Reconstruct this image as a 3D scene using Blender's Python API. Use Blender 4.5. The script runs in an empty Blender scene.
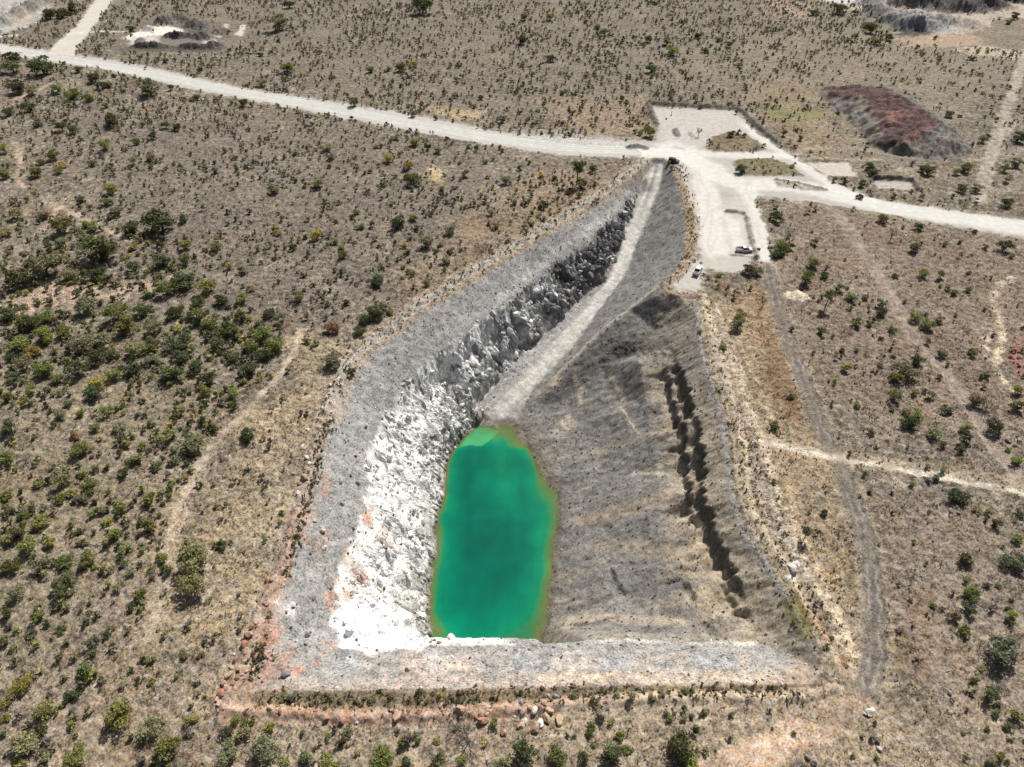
import bpy, math, random
import numpy as np
from mathutils import Vector
from mathutils.geometry import delaunay_2d_cdt

R = math.radians
SC = bpy.context.scene
COL = SC.collection
random.seed(7)
RNG = np.random.default_rng(11)

# ------------------------------------------------------------------ camera, sky, sun, exposure
CAM_H, PITCH, FOC = 120.0, R(42.0), 710.0          # metres, below horizontal, focal length in pixels of a 1024 px wide frame
cam_d = bpy.data.cameras.new('camera')
cam = bpy.data.objects.new('camera', cam_d)
COL.objects.link(cam)
cam.location = (0, 0, CAM_H)
cam.rotation_euler = (math.pi/2 - PITCH, 0, 0)
cam_d.sensor_width = 36.0
cam_d.lens = 36.0*FOC/1024.0
cam_d.clip_start = 0.5
cam_d.clip_end = 12000
SC.camera = cam

SUN_EL, SUN_AZ = R(50.0), R(28.0)                    # azimuth from +Y towards +X
world = bpy.data.worlds.new('World')
SC.world = world
world.use_nodes = True
wn = world.node_tree.nodes
wl = world.node_tree.links
wn.clear()
sky = wn.new('ShaderNodeTexSky')
sky.sky_type = 'NISHITA'
sky.sun_disc = False
sky.sun_elevation = SUN_EL
sky.sun_rotation = SUN_AZ
sky.air_density = 1.0
sky.dust_density = 4.0
sky.ozone_density = 0.4
bg = wn.new('ShaderNodeBackground')
bg.inputs['Strength'].default_value = 0.057
wo = wn.new('ShaderNodeOutputWorld')
wl.new(sky.outputs[0], bg.inputs[0])
wl.new(bg.outputs[0], wo.inputs[0])

sun_d = bpy.data.lights.new('sun', 'SUN')
sun_d.energy = 4.9
sun_d.angle = R(0.53)
sun_d.color = (1.0, 0.965, 0.915)
sun = bpy.data.objects.new('sun', sun_d)
COL.objects.link(sun)
to_sun = Vector((math.sin(SUN_AZ)*math.cos(SUN_EL), math.cos(SUN_AZ)*math.cos(SUN_EL), math.sin(SUN_EL)))
sun.rotation_euler = to_sun.to_track_quat('Z', 'Y').to_euler()
sun.location = (60, 100, 200)

vs = SC.view_settings
vs.view_transform = 'Standard'
vs.look = 'None'
vs.exposure = 0.0
vs.gamma = 1.0
vs.use_curve_mapping = False
SC.cycles.max_bounces = 5
SC.cycles.diffuse_bounces = 3
SC.cycles.transparent_max_bounces = 6

# ------------------------------------------------------------------ small helpers
def S(r, g, b, k=0.86):
    """photograph colour (0..255) to a linear base colour"""
    o = []
    for c in (r, g, b):
        c /= 255.0
        c = c/12.92 if c <= 0.04045 else ((c+0.055)/1.055)**2.4
        o.append(c*k)
    return np.array(o)

cP, sP = math.cos(PITCH), math.sin(PITCH)
def ray(u, v):
    """pixel to a direction in the world"""
    a = (np.asarray(u, float)-512.0)/FOC
    b = -(np.asarray(v, float)-383.5)/FOC
    return np.stack([a, cP + b*sP, -sP + b*cP], -1)

def at_z(u, v, z):
    d = ray(u, v)
    t = (np.asarray(z, float)-CAM_H)/d[..., 2]
    return d[..., 0]*t, d[..., 1]*t

def depth_of(y, z):
    return y*cP + (CAM_H-z)*sP

_P = {}
def _perm(seed):
    if seed not in _P:
        r = np.random.default_rng(seed)
        a = r.uniform(0, 2*np.pi, 65536)
        _P[seed] = (np.cos(a).astype(np.float32), np.sin(a).astype(np.float32))
    return _P[seed]
def perlin(x, y, seed=0):
    gx, gy = _perm(seed)
    xi = np.floor(x).astype(np.int64); yi = np.floor(y).astype(np.int64)
    xf = (x-xi).astype(np.float32); yf = (y-yi).astype(np.float32)
    ux = xf*xf*xf*(xf*(xf*6-15)+10); uy = yf*yf*yf*(yf*(yf*6-15)+10)
    def h(i, j):
        k = (i*73856093) ^ (j*19349663)
        k = (k ^ (k >> 13)) * 1274126177
        return (k >> 8) & 65535
    def g(i, j, dx, dy):
        k = h(i, j)
        return gx[k]*dx + gy[k]*dy
    n00 = g(xi, yi, xf, yf); n10 = g(xi+1, yi, xf-1, yf)
    n01 = g(xi, yi+1, xf, yf-1); n11 = g(xi+1, yi+1, xf-1, yf-1)
    a = n00 + ux*(n10-n00); b = n01 + ux*(n11-n01)
    return (a + uy*(b-a))*1.5
def fbm(x, y, scale, octv=4, seed=0, gain=0.5):
    s = np.zeros(np.shape(x), np.float32); a = 1.0; f = 1.0/scale; tot = 0
    for o in range(octv):
        s += a*perlin(np.asarray(x)*f, np.asarray(y)*f, seed+o); tot += a; a *= gain; f *= 2.03
    return s/tot*1.4
def cells(x, y, size, seed=0):
    """cell noise: a random level for the nearest jittered lattice point, and the distance to the cell edge"""
    x = np.asarray(x)/size; y = np.asarray(y)/size
    xi = np.floor(x).astype(np.int64); yi = np.floor(y).astype(np.int64)
    r = np.random.default_rng(seed); A = r.random(65536).astype(np.float32); B = r.random(65536).astype(np.float32); D = r.random(65536).astype(np.float32)
    f1 = np.full(x.shape, 9.0); f2 = np.full(x.shape, 9.0); val = np.zeros(x.shape)
    for i in (-1, 0, 1):
        for j in (-1, 0, 1):
            k = ((xi+i)*73856093) ^ ((yi+j)*19349663); k = ((k ^ (k >> 13))*1274126177 >> 8) & 65535
            d = np.hypot(xi+i+A[k]-x, yi+j+B[k]-y)
            m = d < f1; f2 = np.where(m, f1, np.minimum(f2, d)); val = np.where(m, D[k], val); f1 = np.where(m, d, f1)
    return val, f2-f1
def sstep(a, b, x):
    t = np.clip((x-a)/(b-a), 0, 1)
    return t*t*(3-2*t)

def tag(o, label, cat, group=None, kind=None):
    if label: o['label'] = label
    if cat: o['category'] = cat
    if group: o['group'] = group
    if kind: o['kind'] = kind
    return o

def mesh_np(name, V, F, mats=(), smooth=False, cols=None, nrm=None):
    """mesh from numpy arrays; F is (n,3) or (n,4)"""
    V = np.ascontiguousarray(V, np.float32); F = np.ascontiguousarray(F, np.int32)
    me = bpy.data.meshes.new(name)
    n, k = F.shape
    me.vertices.add(len(V)); me.vertices.foreach_set('co', V.ravel())
    me.loops.add(n*k); me.loops.foreach_set('vertex_index', F.ravel())
    me.polygons.add(n)
    me.polygons.foreach_set('loop_start', np.arange(0, n*k, k, dtype=np.int32))
    me.polygons.foreach_set('loop_total', np.full(n, k, np.int32))
    me.polygons.foreach_set('use_smooth', np.full(n, bool(smooth)))
    me.update(calc_edges=True)
    if cols is not None:
        at = me.attributes.new('Col', 'FLOAT_COLOR', 'POINT')
        c = np.ones((len(V), 4), np.float32); c[:, :cols.shape[1]] = cols
        at.data.foreach_set('color', c.ravel())
    if nrm is not None:
        me.normals_split_custom_set_from_vertices(np.ascontiguousarray(nrm, np.float32))
    for m in mats: me.materials.append(m)
    return me

def link(name, me, parent=None, loc=None):
    o = bpy.data.objects.new(name, me)
    COL.objects.link(o)
    if parent is not None: o.parent = parent
    if loc is not None: o.location = loc
    return o

# ------------------------------------------------------------------ materials
def new_mat(name):
    m = bpy.data.materials.new(name); m.use_nodes = True
    nt = m.node_tree; nt.nodes.clear()
    out = nt.nodes.new('ShaderNodeOutputMaterial')
    return m, nt, out
def N(nt, t, **kw):
    n = nt.nodes.new('ShaderNode'+t)
    for k, v in kw.items():
        if k in n.inputs.keys(): n.inputs[k].default_value = v
        else: setattr(n, k, v)
    return n

def mat_earth():
    m, nt, out = new_mat('earth')
    L = nt.links.new
    at = N(nt, 'Attribute', attribute_name='Col')
    tc = N(nt, 'NewGeometry')
    n1 = N(nt, 'TexNoise', Scale=2.6, Detail=4.0, Roughness=0.65)
    n2 = N(nt, 'TexNoise', Scale=0.55, Detail=4.0, Roughness=0.6)
    n3 = N(nt, 'TexNoise', Scale=0.09, Detail=3.0, Roughness=0.55)
    for n in (n1, n2, n3): L(tc.outputs['Position'], n.inputs['Vector'])
    def rng(src, a, b):
        r = N(nt, 'MapRange'); r.inputs['From Min'].default_value = 0.36; r.inputs['From Max'].default_value = 0.64
        r.inputs['To Min'].default_value = a; r.inputs['To Max'].default_value = b
        L(src, r.inputs['Value']); return r.outputs['Result']
    a1 = rng(n1.outputs['Fac'], -0.55, 0.60); a2 = rng(n2.outputs['Fac'], -0.36, 0.40); a3 = rng(n3.outputs['Fac'], -0.12, 0.12)
    def mth(op, x, y):
        q = N(nt, 'Math', operation=op)
        for k, val in enumerate((x, y)):
            if isinstance(val, (int, float)): q.inputs[k].default_value = val
            else: L(val, q.inputs[k])
        return q.outputs[0]
    s = mth('ADD', mth('ADD', a1, a2), a3)
    s = mth('MULTIPLY', s, at.outputs['Alpha'])
    f = mth('MAXIMUM', mth('ADD', s, 1.0), 0.18)
    vm = N(nt, 'VectorMath', operation='SCALE')
    L(at.outputs['Color'], vm.inputs[0]); L(f, vm.inputs['Scale'])
    # warm / cool drift of the soil
    n4 = N(nt, 'TexNoise', Scale=0.9, Detail=3.0); L(tc.outputs['Position'], n4.inputs['Vector'])
    hs = N(nt, 'HueSaturation')
    L(rng(n4.outputs['Fac'], 0.7, 1.15), hs.inputs['Saturation']); L(vm.outputs[0], hs.inputs['Color'])
    b = N(nt, 'BsdfPrincipled', Roughness=0.95)
    b.inputs['Specular IOR Level'].default_value = 0.12
    L(hs.outputs['Color'], b.inputs['Base Color'])
    bp = N(nt, 'Bump', Strength=0.55, Distance=0.25)
    hgt = mth('ADD', mth('MULTIPLY', n1.outputs['Fac'], 0.7), n2.outputs['Fac'])
    L(mth('MULTIPLY', hgt, at.outputs['Alpha']), bp.inputs['Height'])
    L(bp.outputs[0], b.inputs['Normal'])
    L(b.outputs[0], out.inputs[0])
    return m

def mat_water():
    m, nt, out = new_mat('mine_water')
    L = nt.links.new
    at = N(nt, 'Attribute', attribute_name='Col')
    geo = N(nt, 'NewGeometry')
    b = N(nt, 'BsdfPrincipled', Roughness=0.09, IOR=1.33)
    b.inputs['Specular IOR Level'].default_value = 0.3
    nz = N(nt, 'TexNoise', Scale=0.12, Detail=4.0); L(geo.outputs['Position'], nz.inputs['Vector'])
    r = N(nt, 'MapRange'); r.inputs['To Min'].default_value = 0.82; r.inputs['To Max'].default_value = 1.18
    r.inputs['From Min'].default_value = 0.3; r.inputs['From Max'].default_value = 0.7
    L(nz.outputs['Fac'], r.inputs['Value'])
    vm = N(nt, 'VectorMath', operation='SCALE'); L(at.outputs['Color'], vm.inputs[0]); L(r.outputs[0], vm.inputs['Scale'])
    L(vm.outputs[0], b.inputs['Base Color'])
    n2 = N(nt, 'TexNoise', Scale=1.6, Detail=3.0); L(geo.outputs['Position'], n2.inputs['Vector'])
    bp = N(nt, 'Bump', Strength=0.05, Distance=0.1); L(n2.outputs['Fac'], bp.inputs['Height']); L(bp.outputs[0], b.inputs['Normal'])
    tr = N(nt, 'BsdfTransparent'); tr.inputs['Color'].default_value = (0.75, 0.95, 0.75, 1)
    mx = N(nt, 'MixShader'); L(at.outputs['Alpha'], mx.inputs[0]); L(tr.outputs[0], mx.inputs[1]); L(b.outputs[0], mx.inputs[2])
    L(mx.outputs[0], out.inputs[0])
    return m

def mat_leaf(name, use_attr):
    m, nt, out = new_mat(name)
    L = nt.links.new
    if use_attr:
        src = N(nt, 'Attribute', attribute_name='Col').outputs['Color']
    else:
        src = N(nt, 'ObjectInfo').outputs['Color']
    geo = N(nt, 'NewGeometry')
    r = N(nt, 'MapRange'); r.inputs['To Min'].default_value = 0.5; r.inputs['To Max'].default_value = 1.5
    L(geo.outputs['Random Per Island'], r.inputs['Value'])
    vm = N(nt, 'VectorMath', operation='SCALE'); L(src, vm.inputs[0]); L(r.outputs[0], vm.inputs['Scale'])
    d = N(nt, 'BsdfDiffuse'); L(vm.outputs[0], d.inputs['Color'])
    t = N(nt, 'BsdfTranslucent'); L(vm.outputs[0], t.inputs['Color'])
    mx = N(nt, 'MixShader'); mx.inputs[0].default_value = 0.35
    L(d.outputs[0], mx.inputs[1]); L(t.outputs[0], mx.inputs[2]); L(mx.outputs[0], out.inputs[0])
    return m

def mat_obj(name, rough=0.9, grain=6.0, amp=0.35):
    """object colour with grain: boulders, bark"""
    m, nt, out = new_mat(name)
    L = nt.links.new
    oi = N(nt, 'ObjectInfo')
    tc = N(nt, 'TexCoord')
    n = N(nt, 'TexNoise', Scale=grain, Detail=4.0, Roughness=0.65); L(tc.outputs['Object'], n.inputs['Vector'])
    r = N(nt, 'MapRange'); r.inputs['From Min'].default_value = 0.3; r.inputs['From Max'].default_value = 0.7
    r.inputs['To Min'].default_value = 1-amp; r.inputs['To Max'].default_value = 1+amp; L(n.outputs['Fac'], r.inputs['Value'])
    vm = N(nt, 'VectorMath', operation='SCALE'); L(oi.outputs['Color'], vm.inputs[0]); L(r.outputs[0], vm.inputs['Scale'])
    b = N(nt, 'BsdfPrincipled', Roughness=rough); L(vm.outputs[0], b.inputs['Base Color'])
    bp = N(nt, 'Bump', Strength=0.6, Distance=0.1); L(n.outputs['Fac'], bp.inputs['Height']); L(bp.outputs[0], b.inputs['Normal'])
    L(b.outputs[0], out.inputs[0])
    return m

def mat_plain(name, col, rough=0.5, metal=0.0, spec=0.5, amp=0.12, scale=3.0):
    m, nt, out = new_mat(name)
    L = nt.links.new
    tc = N(nt, 'TexCoord')
    n = N(nt, 'TexNoise', Scale=scale, Detail=3.0); L(tc.outputs['Object'], n.inputs['Vector'])
    r = N(nt, 'MapRange'); r.inputs['To Min'].default_value = 1-amp; r.inputs['To Max'].default_value = 1+amp; L(n.outputs['Fac'], r.inputs['Value'])
    vm = N(nt, 'VectorMath', operation='SCALE'); vm.inputs[0].default_value = col; L(r.outputs[0], vm.inputs['Scale'])
    b = N(nt, 'BsdfPrincipled', Roughness=rough, Metallic=metal); b.inputs['Specular IOR Level'].default_value = spec
    L(vm.outputs[0], b.inputs['Base Color']); L(b.outputs[0], out.inputs[0])
    return m

M_EARTH = mat_earth()
M_WATER = mat_water()
M_LEAF = mat_leaf('leaf', False)
M_SCRUB = mat_leaf('scrub_leaf', True)
M_BARK = mat_obj('bark', 0.95, 9.0, 0.3)
M_ROCK = mat_obj('rock', 0.9, 3.0, 0.4)

# ------------------------------------------------------------------ the pit: break lines (pixel, level in metres) -> triangulated surface
ZW = -26.0
pts, edges = [], []
def add_line(P, closed=False):
    i0 = len(pts)
    pts.extend([tuple(map(float, p)) for p in P])
    n = len(P)
    for i in range(n-1): edges.append((i0+i, i0+i+1))
    if closed: edges.append((i0+n-1, i0))
def px(line, z=None):
    o = []
    for p in line:
        zz = p[2] if len(p) > 2 else z
        x, y = at_z(p[0], p[1], zz)
        o.append((float(x), float(y), float(zz)))
    return o
def resample(P, step):
    P = np.array(P, float)
    d = np.r_[0, np.cumsum(np.linalg.norm(np.diff(P[:, :2], axis=0), axis=1))]
    n = max(2, int(d[-1]/step)+1)
    t = np.linspace(0, d[-1], n)
    return np.stack([np.interp(t, d, P[:, k]) for k in range(P.shape[1])], 1)

RIM = [(651,159),(640,170),(618,189),(590,210),(555,231),(512,256),(476,280),(431,306),(396,334),(363,359),(346,382),(333,416),
       (323,449),(315,484),(306,514),(297,544),(291,574),(276,605),(264,640),(254,676),(257,689),(300,690),(400,689),(512,688),(600,686),
       (690,685),(770,685),(812,683),(822,672),(812,650),(795,615),(780,588),(762,559),(744,534),(732,505),(727,459),(722,421),
       (712,389),(704,367),(699,342),(698,317),(698,299),(680,297),(661,294),(664,284),(675,272),(684,252),(685,229),(681,200),(677,185),(671,168),(666,159)]
RIMW = px(RIM, 0.0)
add_line(RIMW, True)
CREST = [(645,178,-2),(629,199,-3.5),(612,217,-4.5),(587,246,-5.5),(554,264,-6),(527,287,-6),(508,304,-6),(488,317,-6),(461,337,-6),
         (433,357,-6.3),(411,379,-6.5),(403,389,-6.5),(388,409,-6.5),(376,431,-6.5),(368,451,-6.5),(367,469,-6.5),(369,484,-6.5),(363,509,-6.3),
         (356,531,-6.2),(348,549,-6),(338,566,-6),(336,608,-6),(331,626,-6),(341,641,-6),(368,651,-6),(393,648,-6),(418,643,-6),(456,643,-6),
         (511,643,-6),(527,645,-6),(544,643,-6),(587,640,-6),(612,638,-6),(650,640,-6),(687,641,-5.7),(727,641,-5.2),(762,644,-4.2),(785,652,-3)]
CRESTW = px(CREST)
add_line(CRESTW)
RAMP_L = [(654,163,-1.2),(646,175,-3.2),(639,192,-5.4),(629,224,-9),(617,259,-12.3),(609,279,-14),(584,304,-16),(564,327,-17.7),(542,352,-19.5),
          (519,377,-21.4),(500,392,-22.6),(489,402,-23.5),(486,412,-24.4),(491,421,-25.4)]
RAMP_R = [(663.5,163,-1.2),(662,175,-3.2),(658,192,-5.4),(644,227,-9.2),(634,249,-11.5),(627,272,-13.5),(612,292,-15),(597,312,-16.5),(577,342,-18.8),
          (554,367,-20.7),(535,385,-22),(524,405,-23.6),(521,417,-25)]
add_line(px(RAMP_L)); add_line(px(RAMP_R))
TOE = [(604,281,-13.6),(582,297,-15.2),(560,319,-16.8),(537,341,-18.6),(513,363,-20.3),(498,381,-22),(480,401,-23.6),(470,418,-25)]
add_line(px(TOE))
LAKE_L = [(481,421),(468,434),(453,449),(446,469),(444,496),(437,514),(438,539),(436,559),(433,574),(431,588),(430,605),(430,622),(430,640)]
add_line(px(LAKE_L, ZW))
LAKE_R = [(503,431),(517,437),(528,446),(533,455),(542,476),(557,494),(559,519),(554,546),(552,574),(549,590),(544,603),(548,621),(543,633)]
add_line(px(LAKE_R, ZW))
# near wall: a rounded shoulder behind the crest, then a hidden face to the water
add_line(px([(418,638,-7),(456,637,-7.4),(511,637,-7.4),(536,638,-7.2)]))
add_line([(-15.4,74.6,-27.5),(-10,73.5,-27.5),(0,73.5,-27),(5.5,74,-26.2)])
add_line(px([(470,470,-33),(470,540,-34),(468,600,-34)]))
add_line(px([(520,470,-31),(525,540,-33),(515,600,-33)]))
add_line(px([(503,430,-26.6),(505,450,-27.6),(502,480,-27.9),(512,515,-28.6)]))
for p in px([(478,430,-26.5),(462,448,-27.2),(536,612,-27.2),(530,628,-27.4)]): pts.append(p)
# ridge beside the ramp and the bowl of the right slope
RIDGE = [(655,289,-1.2),(629,309,-6),(599,332,-11),(575,357,-16),(555,378,-20),(541,391,-22.3)]
add_line(px(RIDGE))
for p in px([(655,330,-7.5),(640,350,-10),(600,366,-15.5),(570,385,-20),(545,402,-23.3),(620,400,-16),(590,420,-20.5),(560,440,-24),(620,600,-16),(580,560,-21.5),(580,500,-22.5),(605,470,-20),(590,605,-20),
             (650,615,-12),(600,626,-14),(650,630,-9),(700,630,-7.5),(560,628,-21)]): pts.append(p)
# the ledge in the right slope: a broken cliff, then a lower step
LEDGE = resample(px([(674,350,-4.5),(685,379,-3.6),(699,426,-3),(704,457,-3),(704,492,-3),(712,524,-3),(732,567,-3),(749,602,-3.2),(764,626,-3.6)]), 0.8)
nL = len(LEDGE)
tt = np.linspace(0, 1, nL)
brk = np.clip(.95 + 1.3*fbm(np.arange(nL)*1.0, np.zeros(nL), 8.0, 3, 97), .25, 1.35)
drop = 3.4*sstep(-.04, 0.14, tt)*sstep(1.0, 0.8, tt)*brk + 0.3
jag = fbm(np.arange(nL)*1.0, np.zeros(nL), 5.0, 3, 90)*1.5 + fbm(np.arange(nL)*1.0, np.zeros(nL), 1.7, 2, 91)*1.3 + RNG.normal(0, .28, nL)
top = LEDGE.copy(); top[:, 0] += jag
foot = top.copy(); foot[:, 0] -= 0.25 + 0.2*np.abs(np.sin(np.arange(nL)*1.7)); foot[:, 2] -= drop
top2 = foot.copy(); top2[:, 0] -= 1.2 + 1.0*sstep(.7, .5, tt) + 1.1*np.abs(fbm(np.arange(nL)*1.0, np.zeros(nL), 4.0, 2, 92)); top2[:, 2] -= 0.25
d2 = 3.0*sstep(0.0, 0.16, tt)*sstep(0.74, 0.58, tt)*(0.6+0.6*np.clip(fbm(np.arange(nL)*1.0, np.zeros(nL), 7.0, 2, 95)+.5, 0, 1)) + 1.6*sstep(.85, .9, tt)*sstep(1., .95, tt) + 0.15
foot2 = top2.copy(); foot2[:, 0] -= 0.5; foot2[:, 2] -= d2
apron = LEDGE.copy(); apron[:, 0] -= 9.5; apron[:, 2] = -8.0 - 3.2*sstep(0, .3, tt)*sstep(1, .7, tt)
for q in (top, foot, top2, foot2, apron[::4]): add_line(q)

# spoil heap beyond the pad
add_line(px([(819,95),(834,109),(857,128),(871,146),(890,154),(925,159),(960,161),(973,152),(960,135),(946,121),(920,103),(897,91),(865,85),(824,87)], 0.0), True)
add_line(px([(866,97,5.5),(882,93,5.5),(899,95,5.5),(929,112,5.8),(942,121,6),(922,131,5.5),(905,142,4.5),(889,137,4.5),(876,117,5.2)]), True)
add_line(px([(832,93,1.8),(848,95,2.6),(860,94,3.2)]))
BX0, BX1, BY0, BY1 = -80.0, 210.0, 30.0, 375.0
add_line([(-4000, -4000, 0), (6000, -4000, 0), (6000, 9000, 0), (-4000, 9000, 0)], True)

co, _, tris, ov, _, _ = delaunay_2d_cdt([Vector(p[:2]) for p in pts], edges, [], 0, 1e-4)
zin = np.array([p[2] for p in pts]); xyin = np.array([p[:2] for p in pts])
zz = []
for i, c in enumerate(co):
    if ov[i]: zz.append(float(np.mean([zin[k] for k in ov[i]])))
    else:
        d = np.hypot(xyin[:, 0]-c.x, xyin[:, 1]-c.y); k = np.argsort(d)[:2]
        w = 1/(d[k]+1e-3); zz.append(float((zin[k]*w).sum()/w.sum()))
zz = np.array(zz); cxy = np.array([(c.x, c.y) for c in co])
RES = 0.4
nx, ny = int((BX1-BX0)/RES)+1, int((BY1-BY0)/RES)+1
TZ = np.zeros((ny, nx), np.float32)
for t in tris:
    p = cxy[list(t)]; z = zz[list(t)]
    if np.all(np.abs(z) < 1e-6): continue
    i0 = max(0, int((p[:, 0].min()-BX0)/RES)); i1 = min(nx-1, int((p[:, 0].max()-BX0)/RES)+1)
    j0 = max(0, int((p[:, 1].min()-BY0)/RES)); j1 = min(ny-1, int((p[:, 1].max()-BY0)/RES)+1)
    if i1 < i0 or j1 < j0: continue
    gx, gy = np.meshgrid(BX0+RES*np.arange(i0, i1+1), BY0+RES*np.arange(j0, j1+1))
    d = (p[1,1]-p[2,1])*(p[0,0]-p[2,0]) + (p[2,0]-p[1,0])*(p[0,1]-p[2,1])
    if abs(d) < 1e-9: continue
    a = ((p[1,1]-p[2,1])*(gx-p[2,0]) + (p[2,0]-p[1,0])*(gy-p[2,1]))/d
    b = ((p[2,1]-p[0,1])*(gx-p[2,0]) + (p[0,0]-p[2,0])*(gy-p[2,1]))/d
    c = 1-a-b
    ins = (a >= -1e-6) & (b >= -1e-6) & (c >= -1e-6)
    sub = TZ[j0:j1+1, i0:i1+1]
    sub[ins] = (a*z[0]+b*z[1]+c*z[2])[ins]
K = TZ.copy()
K[1:-1, 1:-1] = (TZ[1:-1,1:-1]*4 + TZ[:-2,1:-1]+TZ[2:,1:-1]+TZ[1:-1,:-2]+TZ[1:-1,2:])/8
TZ = K
def tin(x, y):
    fx = (np.asarray(x, float)-BX0)/RES; fy = (np.asarray(y, float)-BY0)/RES
    ok = (fx >= 0) & (fx < nx-1) & (fy >= 0) & (fy < ny-1)
    fx = np.clip(fx, 0, nx-1.001); fy = np.clip(fy, 0, ny-1.001)
    i = fx.astype(int); j = fy.astype(int); a = fx-i; b = fy-j
    z = (TZ[j,i]*(1-a)+TZ[j,i+1]*a)*(1-b) + (TZ[j+1,i]*(1-a)+TZ[j+1,i+1]*a)*b
    return np.where(ok, z, 0.0)

def hit(P):
    """pixels to plan positions on the triangulated surface"""
    P = np.array([q[:2] for q in P], float)
    zs = np.arange(8, -37, -0.2)
    d = ray(P[:, 0], P[:, 1])
    t = (zs[None, :]-CAM_H)/d[:, 2:3]
    x = d[:, 0:1]*t; y = d[:, 1:2]*t
    below = zs[None, :] <= tin(x, y)
    k = below.argmax(1)
    r = np.arange(len(P))
    return np.stack([x[r, k], y[r, k]], 1)

# ------------------------------------------------------------------ the ground sheet: a grid that coarsens with distance
def W(y): return 66.0 + 0.6*np.clip(y, 0, None)
NC = 900
s_in = np.linspace(-1, 1, NC)
s_out = 1 + np.cumsum(0.004*1.16**np.arange(48))
s_all = np.r_[-s_out[::-1], s_in, s_out]
ys = [-3000, -1500, -800, -400, -200, -100, -50, -20, 0, 10, 18, 24, 28, 30]
while ys[-1] < 7000:
    y = ys[-1]
    ys.append(y + (0.28*max(1.0, y/150)**1.5 if y < 560 else 1.9*1.18**(len([q for q in ys if q >= 560])+1)))
ys = np.array(ys)
NR, NCT = len(ys), len(s_all)
GX = (s_all[None, :]*W(ys)[:, None]).ravel()
GY = np.repeat(ys, NCT)
VISM = (GY > 5) & (GY < 640) & (np.abs(GX) < W(GY)*1.5)
vi = np.nonzero(VISM)[0]
X, Y = GX[vi], GY[vi]
Z = tin(X, Y).astype(np.float32)
SOFTZ = Z.copy()

def bbox_idx(P, pad):
    return np.nonzero((X > P[:, 0].min()-pad) & (X < P[:, 0].max()+pad) & (Y > P[:, 1].min()-pad) & (Y < P[:, 1].max()+pad))[0]
def seg_dist(P, x, y, closed=False):
    best = np.full(len(x), 1e9); tb = np.zeros(len(x)); side = np.zeros(len(x)); acc = 0.0
    Q = np.vstack([P, P[:1]]) if closed else P
    for a, b in zip(Q[:-1], Q[1:]):
        d = b-a; l2 = d@d
        if l2 < 1e-9: continue
        l = math.sqrt(l2)
        t = np.clip(((x-a[0])*d[0]+(y-a[1])*d[1])/l2, 0, 1)
        dd = np.hypot(x-a[0]-t*d[0], y-a[1]-t*d[1])
        m = dd < best
        best[m] = dd[m]; tb[m] = acc + t[m]*l
        side[m] = np.sign(d[0]*(y[m]-a[1]) - d[1]*(x[m]-a[0]))
        acc += l
    return best, tb, side
def inside(P, x, y):
    c = np.zeros(len(x), bool)
    Q = np.vstack([P, P[:1]])
    for a, b in zip(Q[:-1], Q[1:]):
        if a[1] == b[1]: continue
        m = ((a[1] > y) != (b[1] > y)) & (x < (b[0]-a[0])*(y-a[1])/(b[1]-a[1]) + a[0])
        c ^= m
    return c
def smooth_line(P, it=2):
    P = np.array(P, float)
    for _ in range(it):
        a = P[:-1]*.75+P[1:]*.25; b = P[:-1]*.25+P[1:]*.75
        P = np.vstack([P[:1], np.stack([a, b], 1).reshape(-1, P.shape[1]), P[-1:]])
    return P
def poly_sd(pixels, rough=0.6, scale=4.0, pad=6.0, seed=1, worldpts=None):
    P = worldpts if worldpts is not None else hit(pixels)
    k = bbox_idx(P, pad)
    d, _, _ = seg_dist(P, X[k], Y[k], True)
    sd = np.where(inside(P, X[k], Y[k]), d, -d)
    if rough: sd = sd + fbm(X[k], Y[k], scale, 3, seed)*rough*2
    return k, sd
def line_sd(pixels, width, rough=0.4, scale=3.0, seed=2, worldpts=None, pad=3.0):
    P = smooth_line(worldpts if worldpts is not None else hit(pixels), 2)
    k = bbox_idx(P, width/2+pad)
    d, t, side = seg_dist(P, X[k], Y[k])
    if rough: d = d + fbm(X[k], Y[k], scale, 3, seed)*rough
    return k, width/2-d, t, side*d

# noises shared by the painting
n_big = fbm(X, Y, 38, 4, 20); n_mid = fbm(X, Y, 9, 4, 30); n_sml = fbm(X, Y, 2.2, 3, 40); n_hue = fbm(X, Y, 22, 4, 50)
n_fine = fbm(X, Y, 0.9, 2, 45)
C = np.zeros((len(X), 3)); G = np.ones(len(X)); ZONE = np.zeros(len(X), np.int32)
def mixc(k, col, a):
    col = np.asarray(col)
    a = np.clip(a, 0, 1)[:, None]
    C[k] = C[k]*(1-a) + col*a
def mixg(k, g, a):
    G[k] = G[k]*(1-np.clip(a, 0, 1)) + g*np.clip(a, 0, 1)

# --- open ground
DV = depth_of(Y, 0)
C[:] = S(146, 132, 116)
allk = np.arange(len(X))
mixc(allk, S(124, 113, 103), sstep(-0.1, 0.7, n_big))
mixc(allk, S(172, 154, 126), sstep(0.1, 0.75, n_hue)*0.7)
mixc(allk, S(112, 94, 74), sstep(0.15, 0.7, n_mid)*0.55)
mixc(allk, S(190, 176, 152), sstep(0.2, 0.75, -n_mid)*0.55)
mixc(allk, S(112, 110, 72), sstep(0.05, 0.6, fbm(X, Y, 15, 4, 60))*0.5)
mixc(allk, S(120, 100, 76), sstep(0.1, 0.6, fbm(X, Y, 27, 4, 61))*0.5)
mixc(allk, S(158, 118, 88), sstep(0.3, 0.8, fbm(X, Y, 12, 3, 64))*0.45)
tuft = fbm(X, Y, 1.5, 3, 66); tuf2 = fbm(X, Y, 3.6, 3, 68)
mixc(allk, S(92, 80, 66), sstep(0.12, 0.55, tuft)*0.55)
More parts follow.
